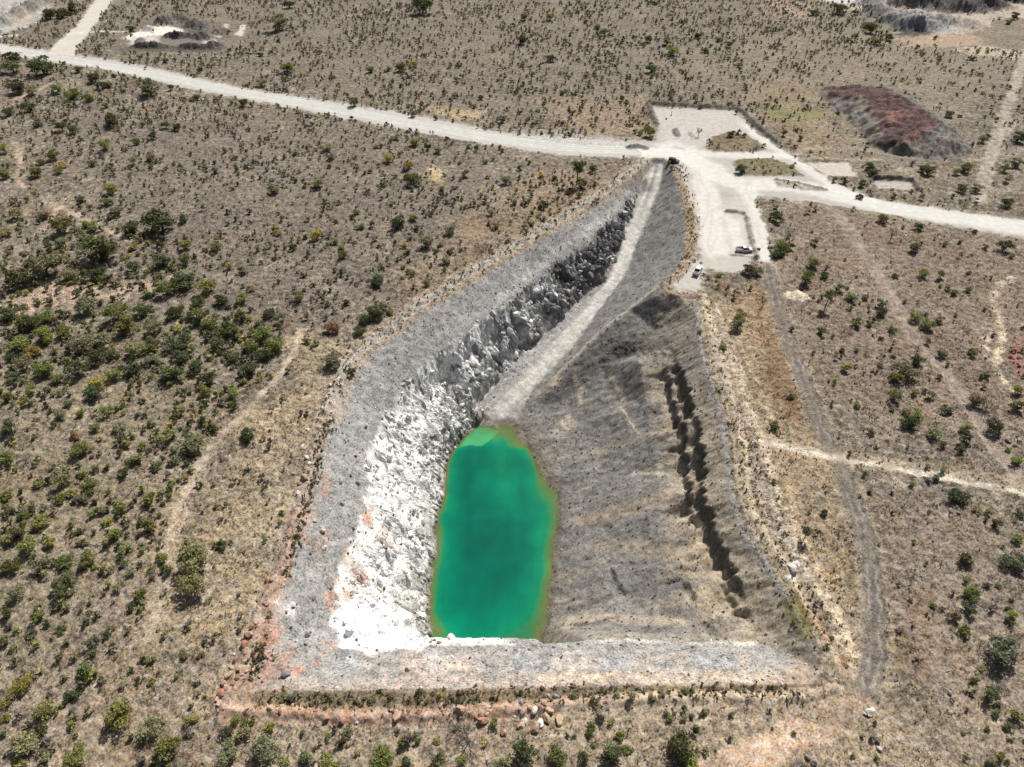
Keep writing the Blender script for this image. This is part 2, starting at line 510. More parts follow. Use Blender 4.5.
mixc(allk, S(206, 194, 172), sstep(0.15, 0.6, -tuft)*0.5)
mixc(allk, S(96, 88, 74), sstep(0.2, 0.6, tuf2)*0.4*sstep(120, 260, Y))
C *= np.array([.85, .86, .85])
G[:] = 0.95
Z += (0.35*n_big*sstep(-1, -0.0, -np.abs(Z)) + 0.10*n_mid + 0.09*n_sml*1.0).astype(np.float32)*(np.abs(SOFTZ) < 0.01)

def region(pixels, col, amt, soft=14.0, g=None, rough=6, seed=3):
    k, sd = poly_sd(pixels, rough, 16, soft+10, seed)
    a = sstep(-soft, soft, sd)*amt*(0.75+0.35*n_mid[k])
    mixc(k, col, a)
    if g is not None: mixg(k, g, a)
    return k, sd
region([(-40,-10),(1060,-10),(1060,95),(640,100),(500,125),(330,95),(150,60),(-40,30)], S(130,119,104), 0.8, 20)            # far scrub
region([(60,110),(330,120),(480,160),(520,210),(440,260),(330,330),(200,330),(120,250)], S(126,114,103), 0.75, 12)              # purple brown open scrub
region([(540,175),(600,175),(640,180),(560,225),(470,260),(400,290),(460,220)], S(156,130,100), 0.7, 8)
region([(-20,380),(240,380),(170,520),(140,767),(-20,790)], S(158,138,116), 0.6, 10)
region([(-60,300),(80,310),(200,330),(270,330),(230,400),(150,480),(120,560),(100,640),(-60,680)], S(128,120,84), 0.4, 10)
region([(300,340),(250,440),(190,520),(170,640),(200,690),(250,650),(285,540),(320,430),(345,350)], S(182,160,122), 0.8, 5)     # straw between path and pit
region([(150,610),(250,600),(240,760),(100,780),(130,690)], S(170,146,112), 0.6, 5)
region([(780,200),(1060,250),(1060,470),(960,440),(840,420),(800,330),(770,270)], S(140,120,101), 0.75, 8)                      # brown grassland, right
region([(820,470),(1060,520),(1060,800),(780,800),(850,720),(885,640),(870,540)], S(152,134,112), 0.7, 6)
region([(880,480),(1040,520),(1040,640),(920,600)], S(128,116,104), 0.6, 8)
region([(708,300),(770,290),(800,400),(830,460),(850,560),(855,640),(830,640),(780,560),(745,470),(725,390)], S(166,142,108), 0.85, 3, rough=2)
region([(770,330),(800,380),(815,430),(780,420),(765,380)], S(124,92,62), 0.8, 3, rough=2)
region([(735,290),(768,290),(780,340),(760,350)], S(150,120,80), 0.7, 3, rough=2)
region([(228,696),(240,767),(1000,790),(860,690),(640,696)], S(172,152,124), 0.8, 3, rough=2)
region([(860,180),(1024,60),(1040,-5),(640,60),(760,100),(800,150)], S(150,138,112), 0.5, 14)
region([(760,80),(820,88),(826,110),(850,150),(800,150),(760,120)], S(150,128,96), 0.7, 6)
region([(770,105),(815,108),(830,120),(800,125),(775,120)], S(128,132,70), 0.7, 3)
region([(540,100),(640,95),(650,135),(560,130)], S(160,136,104), 0.7, 6)
region([(730,158),(800,160),(800,177),(740,175)], S(128,122,70), 0.8, 3, rough=1)
region([(700,150),(715,135),(730,130),(760,140),(768,150)], S(140,112,78), 0.9, 2, rough=1)
region([(900,600),(930,600),(960,690),(900,700),(885,650)], S(128,98,70), 0.7, 3, rough=2)
region([(430,165),(445,170),(440,180),(425,175)], S(214,190,130), 0.8, 2, rough=1)
region([(430,108),(490,110),(485,120),(440,116)], S(206,178,130), 0.7, 3, rough=2)
# --- top-left and top-right workings
def patch(pixels, col, amt=1.0, soft=1.0, rough=0.8, g=0.5, zone=None, dz=None, seed=5, scale=4.0):
    k, sd = poly_sd(pixels, rough, scale, soft+3, seed)
    a = sstep(-soft, soft, sd)*amt
    mixc(k, col, a); mixg(k, g, a)
    if zone is not None: ZONE[k[sd > 0]] = zone
    if dz: Z[k] += dz*sstep(0, 3, sd)
    return k, sd
patch([(-30,-20),(52,-20),(50,8),(30,26),(0,34),(-30,34)], S(186,182,174), 0.95, 3, 3, 0.6)
patch([(10,16),(20,8),(34,12),(26,22),(14,24)], S(200,170,130), 0.7, 3, 2)
for q in range(4):
    patch([(-10+q*13,30-q*5),(2+q*13,8-q*6),(6+q*13,8-q*6),(-4+q*13,30-q*5)], S(128,124,118), 0.7, 1.5, 1)
patch([(122,38),(150,27),(170,26),(186,31),(180,36),(150,36),(130,40)], S(236,230,218), 0.95, 1.5, 1.2, 0.3)
patch([(128,44),(132,37),(158,36),(160,42),(150,46)], S(206,198,184), 0.95, 1.5, 1, 0.4)
patch([(160,44),(162,37),(205,35),(214,44),(206,48)], S(132,124,116), 0.9, 1.5, 1, 0.6)
patch([(184,28),(190,22),(215,22),(212,34),(188,34)], S(110,104,98), 0.8, 2, 2, 0.8)
patch([(118,48),(160,46),(222,48),(220,52),(118,51)], S(92,88,82), 0.7, 1.5, 1, 0.8)
patch([(160,24),(176,19),(184,20),(180,27)], S(120,114,106), 0.8, 1.5, 1.5, 0.8)
patch([(204,42),(212,35),(226,24),(230,26),(216,42),(222,45),(206,47)], S(205,196,182), 0.8, 1, 1, 0.4)
patch([(236,35),(242,24),(246,25),(242,36)], S(222,212,196), 0.9, 1, 0.6, 0.3)
patch([(-20,37),(18,34),(18,36),(-20,40)], S(214,206,188), 0.8, 1, .6)
# far right tailings
patch([(820,-15),(1060,-15),(1060,20),(1000,17),(990,25),(960,34),(930,36),(905,34),(900,25),(870,12),(840,8)], S(188,172,154), 0.95, 4, 4, 0.6, seed=8)
patch([(872,8),(900,14),(950,16),(960,24),(955,33),(905,34),(890,24)], S(166,164,162), 0.9, 3, 4, 0.8, seed=9)
patch([(896,34),(908,30),(935,32),(930,36),(905,37)], S(70,68,68), 0.9, 1.5, 1, 0.8)
patch([(900,-8),(985,-4),(1000,9),(970,14),(935,10),(905,4)], S(124,118,116), 0.85, 3, 3, 0.8, seed=10)
patch([(1000,-8),(1050,-8),(1050,4),(1010,4)], S(70,68,68), 0.8, 3, 2)
patch([(818,-12),(880,-12),(878,3),(850,4),(820,1)], S(216,214,210), 0.8, 2, 2, 0.5)
patch([(768,0),(810,2),(812,17),(790,18),(768,14)], S(178,150,130), 0.7, 5, 6, 0.7)
patch([(898,38),(935,34),(980,36),(980,46),(940,48),(905,46)], S(186,160,132), 0.75, 3, 3, 0.5)
patch([(950,50),(985,46),(1024,52),(1060,54),(1060,58),(1010,58),(975,55)], S(200,184,158), 0.75, 2, 2, 0.5)

# --- pit interior
pit_k, pit_sd = poly_sd(None, 0, worldpts=np.array(RIMW)[:, :2])
inpit = np.zeros(len(X), bool); inpit[pit_k[pit_sd > 0]] = True
PITSD = np.full(len(X), -99.0); PITSD[pit_k] = pit_sd
pk = np.nonzero(inpit)[0]
px_, py_ = X[pk], Y[pk]
# gravel bench as the default inside
C[pk] = S(158,156,151); G[pk] = 0.8; ZONE[pk] = 2
Z[pk] += (0.20*n_sml[pk] + 0.28*n_mid[pk] + .06*n_fine[pk]).astype(np.float32)
cr = np.array(CRESTW)[:, :2]
ncut = 24                                     # the crest points that run along the left wall
WALLP = np.vstack([cr[:29], hit([(511,640),(430,628)])[1:], np.array(px([(431,600,ZW),(436,559,ZW),(438,539,ZW),(445,496,ZW),(446,469,ZW),(453,449,ZW),(468,434,ZW),(481,421,ZW)]))[:, :2],
                   np.array(px([(488,408,-24)]))[:, :2], np.array(px(TOE[::-1]))[:, :2], np.array(px([(617,259,-12.3),(629,224,-9),(639,192,-5.4),(646,176,-3.2)]))[:, :2]])
kw, sdw = poly_sd(None, 0.5, 2.5, 4, 70, worldpts=WALLP)
wallm = sstep(-0.6, 0.6, sdw)*inpit[kw]
dcr, tcr, _ = seg_dist(cr[:30], X[kw], Y[kw])
# ribs and hollows that run down the face
rib = fbm(tcr, dcr*0.32, 5.2, 4, 71) ; rib2 = fbm(tcr, dcr*0.6, 1.9, 3, 75); step_ = fbm(tcr*0.35, dcr, 4.0, 3, 78)
big = fbm(tcr, dcr*0.55, 13.0, 2, 79)
env = sstep(0.2, 3.0, sdw)
up = sstep(150, 40, tcr)*0.9 + 0.35                 # the far end is the more broken
wx_ = tcr + 1.2*fbm(X[kw], Y[kw], 3, 2, 72); wd_ = dcr + 1.2*fbm(X[kw], Y[kw], 3, 2, 73)
c1, e1 = cells(wx_, wd_*0.75, 3.4, 74); c2, e2 = cells(wx_+.4*rib2, wd_*0.8, 1.25, 76); c0, e0 = cells(wx_, wd_*0.5, 8.0, 77)
c3, e3 = cells(wx_*1.0, wd_, .62, 79)
crag = 2.6*(c0-.5) + 1.7*(c1-.5) + .7*(c2-.5) + .3*(c3-.5) - 0.6*sstep(.14, 0, e1) - 0.3*sstep(.12, 0, e2)
Z[kw] += ((-1.2*np.abs(rib) + 0.4 + 0.2*rib2 + 0.7*step_ + 1.5*big + .55*crag)*env*up*wallm).astype(np.float32)
dtoe, _, _ = seg_dist(np.vstack([np.array(px(TOE))[:, :2], np.array(px(LAKE_L, ZW))[:, :2]]), X[kw], Y[kw])
ff = np.clip(dcr/(dcr+dtoe+.01) + .10*fbm(tcr, dcr*.2, 9, 3, 87), 0, 1)
tier = sstep(28, 50, tcr)*sstep(178, 140, tcr)
Z[kw] -= (1.1*tier*np.sin(2*np.pi*ff)*wallm).astype(np.float32)
for hu, hv, hr, hd in ((492,342,4.2,3.4),(498,374,4.0,3.6),(441,362,4.5,2.6),(548,322,2.6,2.6),(470,350,3.0,2.0),(530,300,3.0,2.4),(566,282,2.6,2.2),(590,262,2.4,2.2),(520,338,2.6,2.2),(452,400,2.6,1.8),(425,392,2.4,1.6),(396,440,2.2,1.4),(380,462,1.6,1.2),(395,532,2.4,1.4),(385,560,2.0,1.2),(404,590,2.2,1.2)):
    hc_ = hit([(hu, hv)])[0]
    rr_ = np.hypot(X[kw]-hc_[0], (Y[kw]-hc_[1])*.8)/hr + .35*fbm(X[kw], Y[kw], 2.0, 3, int(hu))
    Z[kw] -= (hd*sstep(1.0, .62, rr_)*wallm*sstep(0, 2.0, sdw)).astype(np.float32)
sh_ = sstep(0, .8, sdw)*sstep(3.5, 1.2, sdw)*sstep(3, 8, dcr)
Z[kw] += (sh_*(1.7*(c1-.5)+1.0*(c2-.5)+.7*rib2+.8*fbm(X[kw], Y[kw], 5, 2, 98))).astype(np.float32)
# blocks that stand out of the face: pushed sideways, by place along the wall and by level
jt = tcr + .6*fbm(X[kw], Z[kw], 2.0, 2, 88); jz = Z[kw] + .25*tcr + .6*fbm(Y[kw], Z[kw], 2.0, 2, 89)
p1, q1 = cells(jt, jz*.8, 3.6, 92); p2, q2 = cells(jt*1.1, jz, 1.7, 93); p3, q3 = cells(jt, jz, .85, 94)
p0, q0 = cells(jt, jz*.7, 7.5, 96)
push = 2.6*(p0-.5) + 3.4*(p1-.5) + 2.0*(p2-.5) + .8*(p3-.5) - .5*sstep(.12, 0, q1) - .3*sstep(.12, 0, q2)
push = push*sstep(.3, 2.2, sdw)*sstep(.5, 3.0, dcr)*wallm*(.55+.6*up)*.8*(1-.72*sstep(105, 150, tcr))
g1 = seg_dist(cr[:30], X[kw]+.05, Y[kw])[0]-dcr; g2 = seg_dist(cr[:30], X[kw], Y[kw]+.05)[0]-dcr
gn = np.hypot(g1, g2)+1e-6
SHX = np.zeros(len(X)); SHY = np.zeros(len(X)); SHX[kw] = push*g1/gn; SHY[kw] = push*g2/gn
wh = sstep(50, 120, tcr)                              # bleached white towards the lake
whn = fbm(jt, jz*.8, 5, 4, 81)
whn2 = fbm(jt, jz, 1.8, 3, 84)
c1, e1, c2, e2, c3 = p1, q1, p2, q2, p3
wcol = S(128,126,124)[None, :]*(1+0.35*whn2[:, None])
a_w = np.clip(wh*1.25 + 0.75*whn + 0.45*(1-wh)*(whn2+0.3) - 0.06, 0, 1)
a_w = np.maximum(a_w, sstep(150, 175, tcr)*0.9)
wcol = wcol*(1-a_w[:, None]) + S(247,245,240,0.9)[None, :]*a_w[:, None]
spots = np.maximum(sstep(0.40, 0.62, fbm(jt, jz, 3.6, 3, 86))*0.7, (c1 > .87)*sstep(.02, .2, e1)*.7)
spots = np.maximum(spots, (c2 > .86)*sstep(.05, .2, e2)*.6)*(1-.7*sstep(150, 180, tcr))
low = sstep(9, 4, dcr*0+np.clip(sdw, 0, 20))*sstep(4.5, 9, dcr)
wcol = wcol*(1-spots[:, None]) + S(120,120,120)[None, :]*spots[:, None]
gl = np.clip(low*1.2, 0, 1)*np.clip(sstep(-0.3, 0.4, whn2)*0.5 + .5*(c2 > .55), 0, .85)
wcol = wcol*(1-gl[:, None]) + S(158,154,146)[None, :]*gl[:, None]
wcol = wcol*(1-.32*((1-wh)*(.6*sstep(.35, .7, c1)+.4*sstep(.4, .7, c2)))[:, None])*(1-.22*(c3 > .72)[:, None])
mixc(kw, wcol, wallm); mixg(kw, 0.5, wallm)
ZONE[kw[(wallm > 0.5)]] = 3
# rust stains at the crest of the wall and on the bench
def blot(pixels, col, amt, soft, seed, scale=2.5, g=None):
    k, sd = poly_sd(pixels, soft, scale, soft*2+2, seed)
    mixc(k, col, sstep(-soft, soft, sd)*amt*np.clip(0.7+0.6*n_sml[k], 0, 1))
for q, am in (([(363,505),(372,512),(372,528),(362,524)], 1.0), ([(372,525),(384,530),(390,548),(380,545)], .7), ([(345,548),(356,560),(366,580),(360,586),(346,568)], .75),
              ([(338,580),(348,590),(358,602),(352,604),(340,594)], .85), ([(330,590),(338,600),(334,616),(330,610)], .7)):
    blot(q, S(214,160,124), am, 0.8, 100)
for q, am in (([(320,475),(330,474),(330,494),(322,500)], .8), ([(300,510),(312,508),(310,536),(300,545)], .8), ([(316,540),(326,536),(322,552),(314,556)], .7),
              ([(270,618),(284,612),(282,640),(270,660),(264,650)], .8), ([(258,660),(290,650),(300,668),(280,684),(258,684)], .85), ([(292,668),(306,664),(304,674),(294,676)], 1.0),
              ([(306,660),(335,640),(338,644),(312,666)], .7), ([(262,640),(280,636),(276,660),(262,664)], .7)):
    blot(q, S(188,138,112), am*0.95, 0.9, 110)
blot([(272,598),(288,592),(288,612),(276,612)], S(240,236,228), .9, 1.2, 116)
blot([(395,668),(420,650),(440,656),(470,660),(480,672),(420,674)], S(224,186,160), .6, 1.2, 118)
for k_ in range(14):
    uu = 345 + 30*k_ + random.uniform(-8, 8)
    blot([(uu, 652), (uu+16, 655), (uu+18, 668), (uu-4, 668)], S(205, 184, 166) if k_ % 3 else S(196, 200, 204), .55, 1.2, 300+k_)
blot([(258,676),(256,690),(520,690),(815,686),(822,672),(790,676),(690,676),(560,674),(420,676),(300,680)], S(196,170,148), .7, 1.0, 122)
blot([(520,682),(815,686),(822,672),(790,668),(690,672),(560,672)], S(214,190,156), .6, 1.0, 123)
k, sd, t, sg = line_sd([(393,648),(418,643),(456,643),(511,643),(544,643),(587,640),(612,638),(650,640),(687,641),(727,641),(755,643)], 1.5, 0.5, 2.0, 124)
mixc(k, S(224,217,202), sstep(-.7, .4, sd)*np.clip(.55+.6*n_mid[k], 0, .8))
patch([(338,608),(350,596),(372,602),(398,622),(415,632),(420,646),(393,650),(368,652),(345,644),(333,628)], S(248,247,245,.92), 0.95, 1.0, 1.0, 0.2, None, None, 126)
# pale bench band along the left rim and light streaks below it
k, sd, t, sg = line_sd([(620,205),(585,235),(548,258),(520,284),(500,300)], 2.2, 0.8, 3.0, 128)
mixc(k, S(196,192,184), sstep(-.8, .6, sd)*0.6)
# --- right slope
RS = np.vstack([hit([(541,391),(555,378),(575,357),(599,332),(629,309),(655,289)]), np.array(RIMW)[42:43, :2], np.array(RIMW)[41::-1, :2][:1], np.array(RIMW)[41:28:-1, :2],
                np.array(RIMW)[28:29, :2], cr[37:29:-1], hit([(544,636)]), np.array(px([(p[0], p[1], ZW) for p in LAKE_R[::-1]]))[:, :2], np.array(px([(521,417,-25)]))[:, :2]])
kr, sdr = poly_sd(None, 0.3, 2, 3, 130, worldpts=RS)
ar = sstep(-0.5, 0.5, sdr)*inpit[kr]
lx, ly = top2[:, 0].copy(), top2[:, 1].copy()
o_ = np.argsort(ly)
xl = np.interp(Y[kr], ly[o_], lx[o_])                   # the ledge at this distance
base = np.tile(S(140,136,129), (len(kr), 1))
drk = sstep(-0.1, 0.6, fbm(X[kr]*0.35, Y[kr], 6, 4, 131))
base = base*(1-0.5*drk[:, None]) + S(108,105,102)[None, :]*0.5*drk[:, None]
upper = sstep(150, 170, Y[kr])
base = base*(1-0.6*upper[:, None]) + S(104,101,97)[None, :]*0.6*upper[:, None]
tanm = np.clip(sstep(-11, 1, X[kr]-xl)*0.85 + sstep(105, 78, Y[kr])*0.3 + 0.5*fbm(X[kr]*0.3, Y[kr], 5, 3, 133) - 0.15, 0, 1)*sstep(175, 135, Y[kr])
base = base*(1-tanm[:, None]) + S(186,168,138)[None, :]*tanm[:, None]
onup = sstep(-0.5, 1.0, X[kr]-xl)
gul = fbm(X[kr]*0.18, Y[kr], 1.5, 2, 135)
upc = S(164,150,128)[None, :]*(1+0.30*gul[:, None])
upc = upc*(1-0.55*sstep(112, 150, Y[kr])[:, None]) + S(126,122,116)[None, :]*0.55*sstep(112, 150, Y[kr])[:, None]
base = base*(1-onup[:, None]) + upc*onup[:, None]
cr1, ce1 = cells(X[kr]*.5, Y[kr], 2.2, 132)
Z[kr] += ((0.28*gul*onup + (1-onup)*(.16*(cr1-.5) + .14*(cells(X[kr]*.6, Y[kr], .9, 134)[0]-.5)) + (1-onup)*(0.38*fbm(X[kr]*0.5, Y[kr], 8, 3, 137) + 0.07*fbm(X[kr]*0.4, Y[kr], 2.0, 3, 139)))*ar*sstep(-0.3, 1.2, sdr)).astype(np.float32)
base = base*(1+.3*(cr1-.5)[:, None]+.12*n_fine[kr][:, None])
mixc(kr, base, ar); mixg(kr, 0.62, ar)
ZONE[kr[ar > 0.5]] = 5
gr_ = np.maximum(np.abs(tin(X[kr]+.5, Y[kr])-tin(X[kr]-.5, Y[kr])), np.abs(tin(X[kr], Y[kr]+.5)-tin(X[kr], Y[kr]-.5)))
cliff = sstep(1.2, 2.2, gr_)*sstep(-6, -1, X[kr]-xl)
mixc(kr, S(84,79,72), cliff*.85)  # steep ledge faces painted darker, deepening their shadow in the colour
k, sd, t, sg = line_sd(None, 1.5, .4, 2.0, 129, worldpts=np.array(RIMW)[29:42, :2])
mixc(k, S(150,146,140), sstep(-.5, .4, sd)*.8)
# slumps, scarps and pale scars on that slope
def scar(pixels, col, w, amt, dz=0.0, seed=140, rough=0.4):
    k, sd, t, sg = line_sd(pixels, w, rough, 2.0, seed)
    a = sstep(-w*.3, w*.3, sd)
    mixc(k, col, a*amt)
    if dz: Z[k] += (dz*sstep(0, w/2, sd)*np.sign(sg)).astype(np.float32)
PALE = S(196,182,156)
scar([(575,378),(582,398),(580,404)], PALE, 1.6, .8); scar([(560,428),(568,418),(572,425),(560,432)], PALE, 3, .7); scar([(590,470),(580,475),(562,470)], S(150,146,138), 4, .5)
scar([(610,375),(620,395),(624,398)], PALE, 1.0, .8); scar([(620,408),(634,428),(640,436)], PALE, 1.2, .8, -.25); scar([(634,473),(662,474)], PALE, 1.2, .8)
scar([(580,520),(610,515),(640,505),(665,497)], S(178,160,132), 3.5, .7); scar([(570,620),(600,617),(630,620),(680,622)], S(196,178,146), 3, .5); scar([(600,545),(650,550),(690,560)], S(176,158,132), 4, .55)
scar([(612,570),(618,585),(626,593)], S(70,66,62), .7, .8, -.3); scar([(668,582),(678,578),(688,586),(694,600)], S(74,70,64), .9, .8, -.5); scar([(548,606),(570,602),(580,598)], S(90,86,80), .7, .6, -.2)
scar([(575,625),(600,622),(618,617)], S(98,92,84), .9, .7, -.3); scar([(560,458),(545,452)], PALE, 2, .4)
for uv in ((650,385),(655,410),(662,438),(670,458),(652,408),(640,388)): blot([(uv[0]-7,uv[1]-3),(uv[0]+6,uv[1]-5),(uv[0]+9,uv[1]+4),(uv[0]-3,uv[1]+5)], S(84,76,68), .7, 0.9, uv[0])
scar([(545,400),(565,390),(590,372),(610,362),(640,348),(660,345)], S(84,82,80), 4.5, .65, 0.0, 141, 1.2)  # dark band below the ridge: shade of the headwall put into the colour
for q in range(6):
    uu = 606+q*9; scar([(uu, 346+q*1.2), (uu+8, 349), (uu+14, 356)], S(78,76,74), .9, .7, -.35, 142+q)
# --- between ramp and rim (grey side slope)
SS = np.vstack([hit(RAMP_R), hit(RIDGE[::-1]), np.array(RIMW)[43:, :2]])
ks, sds = poly_sd(None, 0.2, 2, 3, 150, worldpts=SS)
as_ = sstep(-0.6, 0.6, sds)*inpit[ks]
sc_ = S(142,139,134)[None, :]*(1+0.16*fbm(X[ks], Y[ks]*0.4, 3, 3, 151)[:, None])
dk = sstep(0.0, 0.6, fbm(X[ks], Y[ks], 8, 3, 152))[:, None]*0.45
sc_ = sc_*(1-dk) + S(104,101,97)*dk
mixc(ks, sc_, as_); mixg(ks, 0.5, as_); ZONE[ks[as_ > 0.5]] = 6
Z[ks] += (0.25*fbm(X[ks], Y[ks]*0.5, 3, 3, 153)*as_).astype(np.float32)
scar([(656,288),(629,309),(599,332),(575,357),(555,378)], S(196,186,166), 1.8, .75, 0, 154)
scar([(562,372),(549,388),(541,391)], S(190,174,146), 2.2, .6, 0, 155)
# --- the ramp itself
RP = np.vstack([hit(RAMP_L), hit([(500,428),(514,428)]), hit(RAMP_R[::-1])])
ka, sda = poly_sd(None, 0.5, 2.5, 4, 160, worldpts=RP)
aa = sstep(-0.8, 0.8, sda)
rp_line = hit([(659,160),(651,192),(636,226),(625,255),(617,277),(597,305),(570,336),(548,361),(528,383),(511,398),(501,412)])
drp, trp, sidr = seg_dist(smooth_line(rp_line), X[ka], Y[ka])
rut = fbm(sidr*drp*1.0, trp*0.06, 0.9, 3, 161)
rc = S(198,194,185)[None, :]*(1+0.16*rut[:, None]+.12*fbm(sidr*drp, trp*.12, 2.4, 2, 163)[:, None]+.08*n_mid[ka][:, None])
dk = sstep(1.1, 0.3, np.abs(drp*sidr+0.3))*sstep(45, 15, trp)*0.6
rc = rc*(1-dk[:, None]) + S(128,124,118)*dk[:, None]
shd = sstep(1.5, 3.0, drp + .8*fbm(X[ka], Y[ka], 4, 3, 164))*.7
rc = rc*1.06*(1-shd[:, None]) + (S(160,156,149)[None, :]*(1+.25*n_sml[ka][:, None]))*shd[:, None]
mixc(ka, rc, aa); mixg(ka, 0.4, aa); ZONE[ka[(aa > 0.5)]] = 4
scr, _ = poly_sd([(604,283),(582,299),(560,322),(537,344),(513,366),(500,383),(519,377),(542,352),(564,327),(584,304)], 0.5, 2, 3, 162)
mixc(scr, S(176,173,168), sstep(-.6, .6, _)*0.6)
# damp fringe at the water's edge
H_now = Z[pk]
fr = sstep(1.5, 0.2, H_now-ZW)
mixc(pk, S(116,104,84), fr*0.75)
bl = sstep(0.3, -0.6, H_now-ZW)
mixc(pk, S(150,150,86), bl*0.7)

# --- bunds (windrows of earth) round the rim
def bund(pixels, width, height, col, zone, amt=0.85, seed=170, g=0.7, rough=0.5):
    k, sd, t, sg = line_sd(pixels, width, rough, 2.2, seed)
    prof = sstep(0, width/2, sd)
    Z[k] += (height*prof*(0.8+0.35*n_sml[k]+0.3*n_mid[k])*(SOFTZ[k] > -1.5)).astype(np.float32)
    a = sstep(-0.4, 0.5, sd)*amt
    mixc(k, np.asarray(col)[None, :]*(1+0.18*n_sml[k][:, None]), a); mixg(k, g, a)
    if zone is not None: ZONE[k[(sd > 0.1)]] = zone
BUND_L = [(646,160),(632,171),(608,189),(580,207),(545,228),(504,252),(468,275),(424,301),(389,328),(356,353),(338,380),(325,414)]
BUND_L2 = [(325,414),(314,447),(306,482),(296,512),(287,542),(280,572),(264,603),(250,638),(238,674),(226,704),(220,722)]
BUND_B = [(226,712),(262,712),(320,716),(380,718),(440,716),(500,712),(560,706),(640,700),(720,698),(790,700),(835,690)]
k, sd, t, sg = line_sd(BUND_L, 7.5, 0.8, 3, 169)
mixc(k, S(172,152,126), sstep(-1, .8, sd)*0.6)
bund(BUND_L, 3.4, 1.0, S(178,170,158), 10)
bund(BUND_L2, 3.6, 0.9, S(176,156,138), 10, seed=172)
blot([(300,512),(290,512),(268,600),(222,720),(250,720),(280,610)], S(172,128,104), 0.6, 1.2, 174)
k, sd, t, sg = line_sd([(262,697),(350,701),(440,700),(560,694),(690,692),(800,692)], 2.6, 0.8, 2, 175)
mixc(k, S(122,106,76), sstep(-.6, .6, sd)*0.75)
bund(BUND_B[:7], 3.0, 0.9, S(184,150,124), 10, seed=176)
bund(BUND_B[6:], 3.0, 0.8, S(190,170,142), 10, seed=177)
blot([(560,708),(640,703),(640,697),(560,700)], S(196,160,128), .7, 1, 178)
blot([(640,703),(790,702),(800,694),(640,695)], S(200,178,146), .7, 1, 179)
BUND_R = [(703,296),(705,320),(712,350),(719,370),(727,392),(737,424),(741,457),(747,500),(758,530),(778,558),(795,590),(812,620),(830,648),(838,672)]
bund(BUND_R, 3.0, 0.8, S(190,172,140), 10, seed=180)
BUND_C = [(679,163),(685,185),(691,205),(694,229),(692,254),(683,272),(672,282)]
bund(BUND_C, 4.0, 0.9, S(176,148,112), 10, seed=182)
k, sd, t, sg = line_sd([(690,175),(698,205),(701,235),(697,258),(689,272)], 2.6, .4, 2, 183)
mixc(k, S(168,158,148), sstep(-.5, .5, sd)*.8)
bund([(662,284),(666,294),(682,297),(699,297)], 1.8, .6, S(150,124,98), 10, seed=184)
# second line of strips right of the rim
for lw, c, pts_ in ((2.6, S(170,158,146), [(714,340),(728,385),(742,420),(752,460),(770,510),(790,555),(806,590),(830,628)]),
                    (2.2, S(206,186,154), [(708,302),(722,345),(738,385),(756,425),(772,475),(790,515),(806,560),(835,615),(858,660),(868,684)]),
                    (1.2, S(108,84,56), [(752,430),(766,480),(786,525),(800,560),(816,600),(838,640),(848,668)]),
                    (2.4, S(190,146,106), [(806,608),(822,628),(838,648),(848,668)]),
                    (1.6, S(216,200,168), [(812,572),(834,615),(852,652),(864,678)]),
                    (1.0, S(86,70,50), [(820,618),(840,650),(850,672)]),
                    (3.0, S(120,112,60), [(792,602),(800,620),(806,632)])):
    k, sd, t, sg = line_sd(pts_, lw, 0.7, 2.5, int(lw*100))
    mixc(k, c, sstep(-.7, .6, sd)*0.8)
for q, (c_, w_s) in enumerate(((S(204,184,150), 1.0), (S(146,118,86), .9), (S(182,172,156), 1.1), (S(206,188,156), .8), (S(132,112,82), .8), (S(190,166,130), 1.0))):
    f = (q+.5)/6.0
    P_ = [(707+18*f, 305), (717+30*f, 350), (730+34*f, 395), (741+36*f, 440), (750+42*f, 490), (770+38*f, 535), (795+30*f, 580), (820+26*f, 630), (846+16*f, 672)]
    k, sd, t, sg = line_sd(P_, w_s, 1.0, 4.0, 500+q)
    mixc(k, c_, sstep(-.6, .5, sd)*.75*np.clip(.7+.9*n_mid[k], 0, 1))
patch([(788,570),(794,568),(796,575),(792,580),(787,577)], S(232,228,220), 1, .5, .5, .4, None, .5)
patch([(800,655),(822,676),(818,690),(790,690),(780,680)], S(166,138,114), .5, 2, 1)

# --- roads and pads
ROAD = S(236,233,224)
def road(pixels, zone, col=ROAD, soft=0.9, rough=0.7, g=0.16, edge=True):
    k, sd = poly_sd(pixels, rough, 5.0, 5.0, 190+zone)
    if edge:
        mixc(k, S(176,164,144), sstep(-3.2, 0.0, sd)*0.55)
    a = sstep(-soft, soft, sd)
    mixc(k, np.asarray(col)[None, :]*(1+0.07*n_mid[k][:, None]+.05*n_sml[k][:, None]), a); mixg(k, g, a)
    Z[k] = Z[k]*(1-a) + (SOFTZ[k]+0.02)*a
    ZONE[k[a > 0.5]] = zone
    return k, sd
road([(-60,34),(0,44),(60,52),(110,60),(150,67),(200,79),(256,90),(300,97),(350,104),(400,113),(450,122),(500,132),(530,136),(560,138),(600,140),(646,142),
      (646,157),(600,156.5),(570,156),(540,152),(512,147),(470,141),(430,134),(400,128),(350,119),(300,109),(256,101),(200,91),(150,80),(100,68),(60,63),(0,54),(-60,46)], 20, S(196,193,185))
road([(48,54),(58,42),(75,28),(85,15),(95,0),(104,-14),(124,-14),(113,0),(103,13),(92,28),(82,42),(74,56)], 21, S(212,205,190))
# rubble strip between road and bush
patch([(512,133),(560,134),(600,137),(640,141),(640,147),(600,146),(560,144),(520,140)], S(192,188,180), .8, 1.2, 1.2, .7)
patch([(500,128),(560,130),(640,138),(640,143),(560,136),(505,133)], S(168,160,146), .6, 1.5, 1.2, .8)
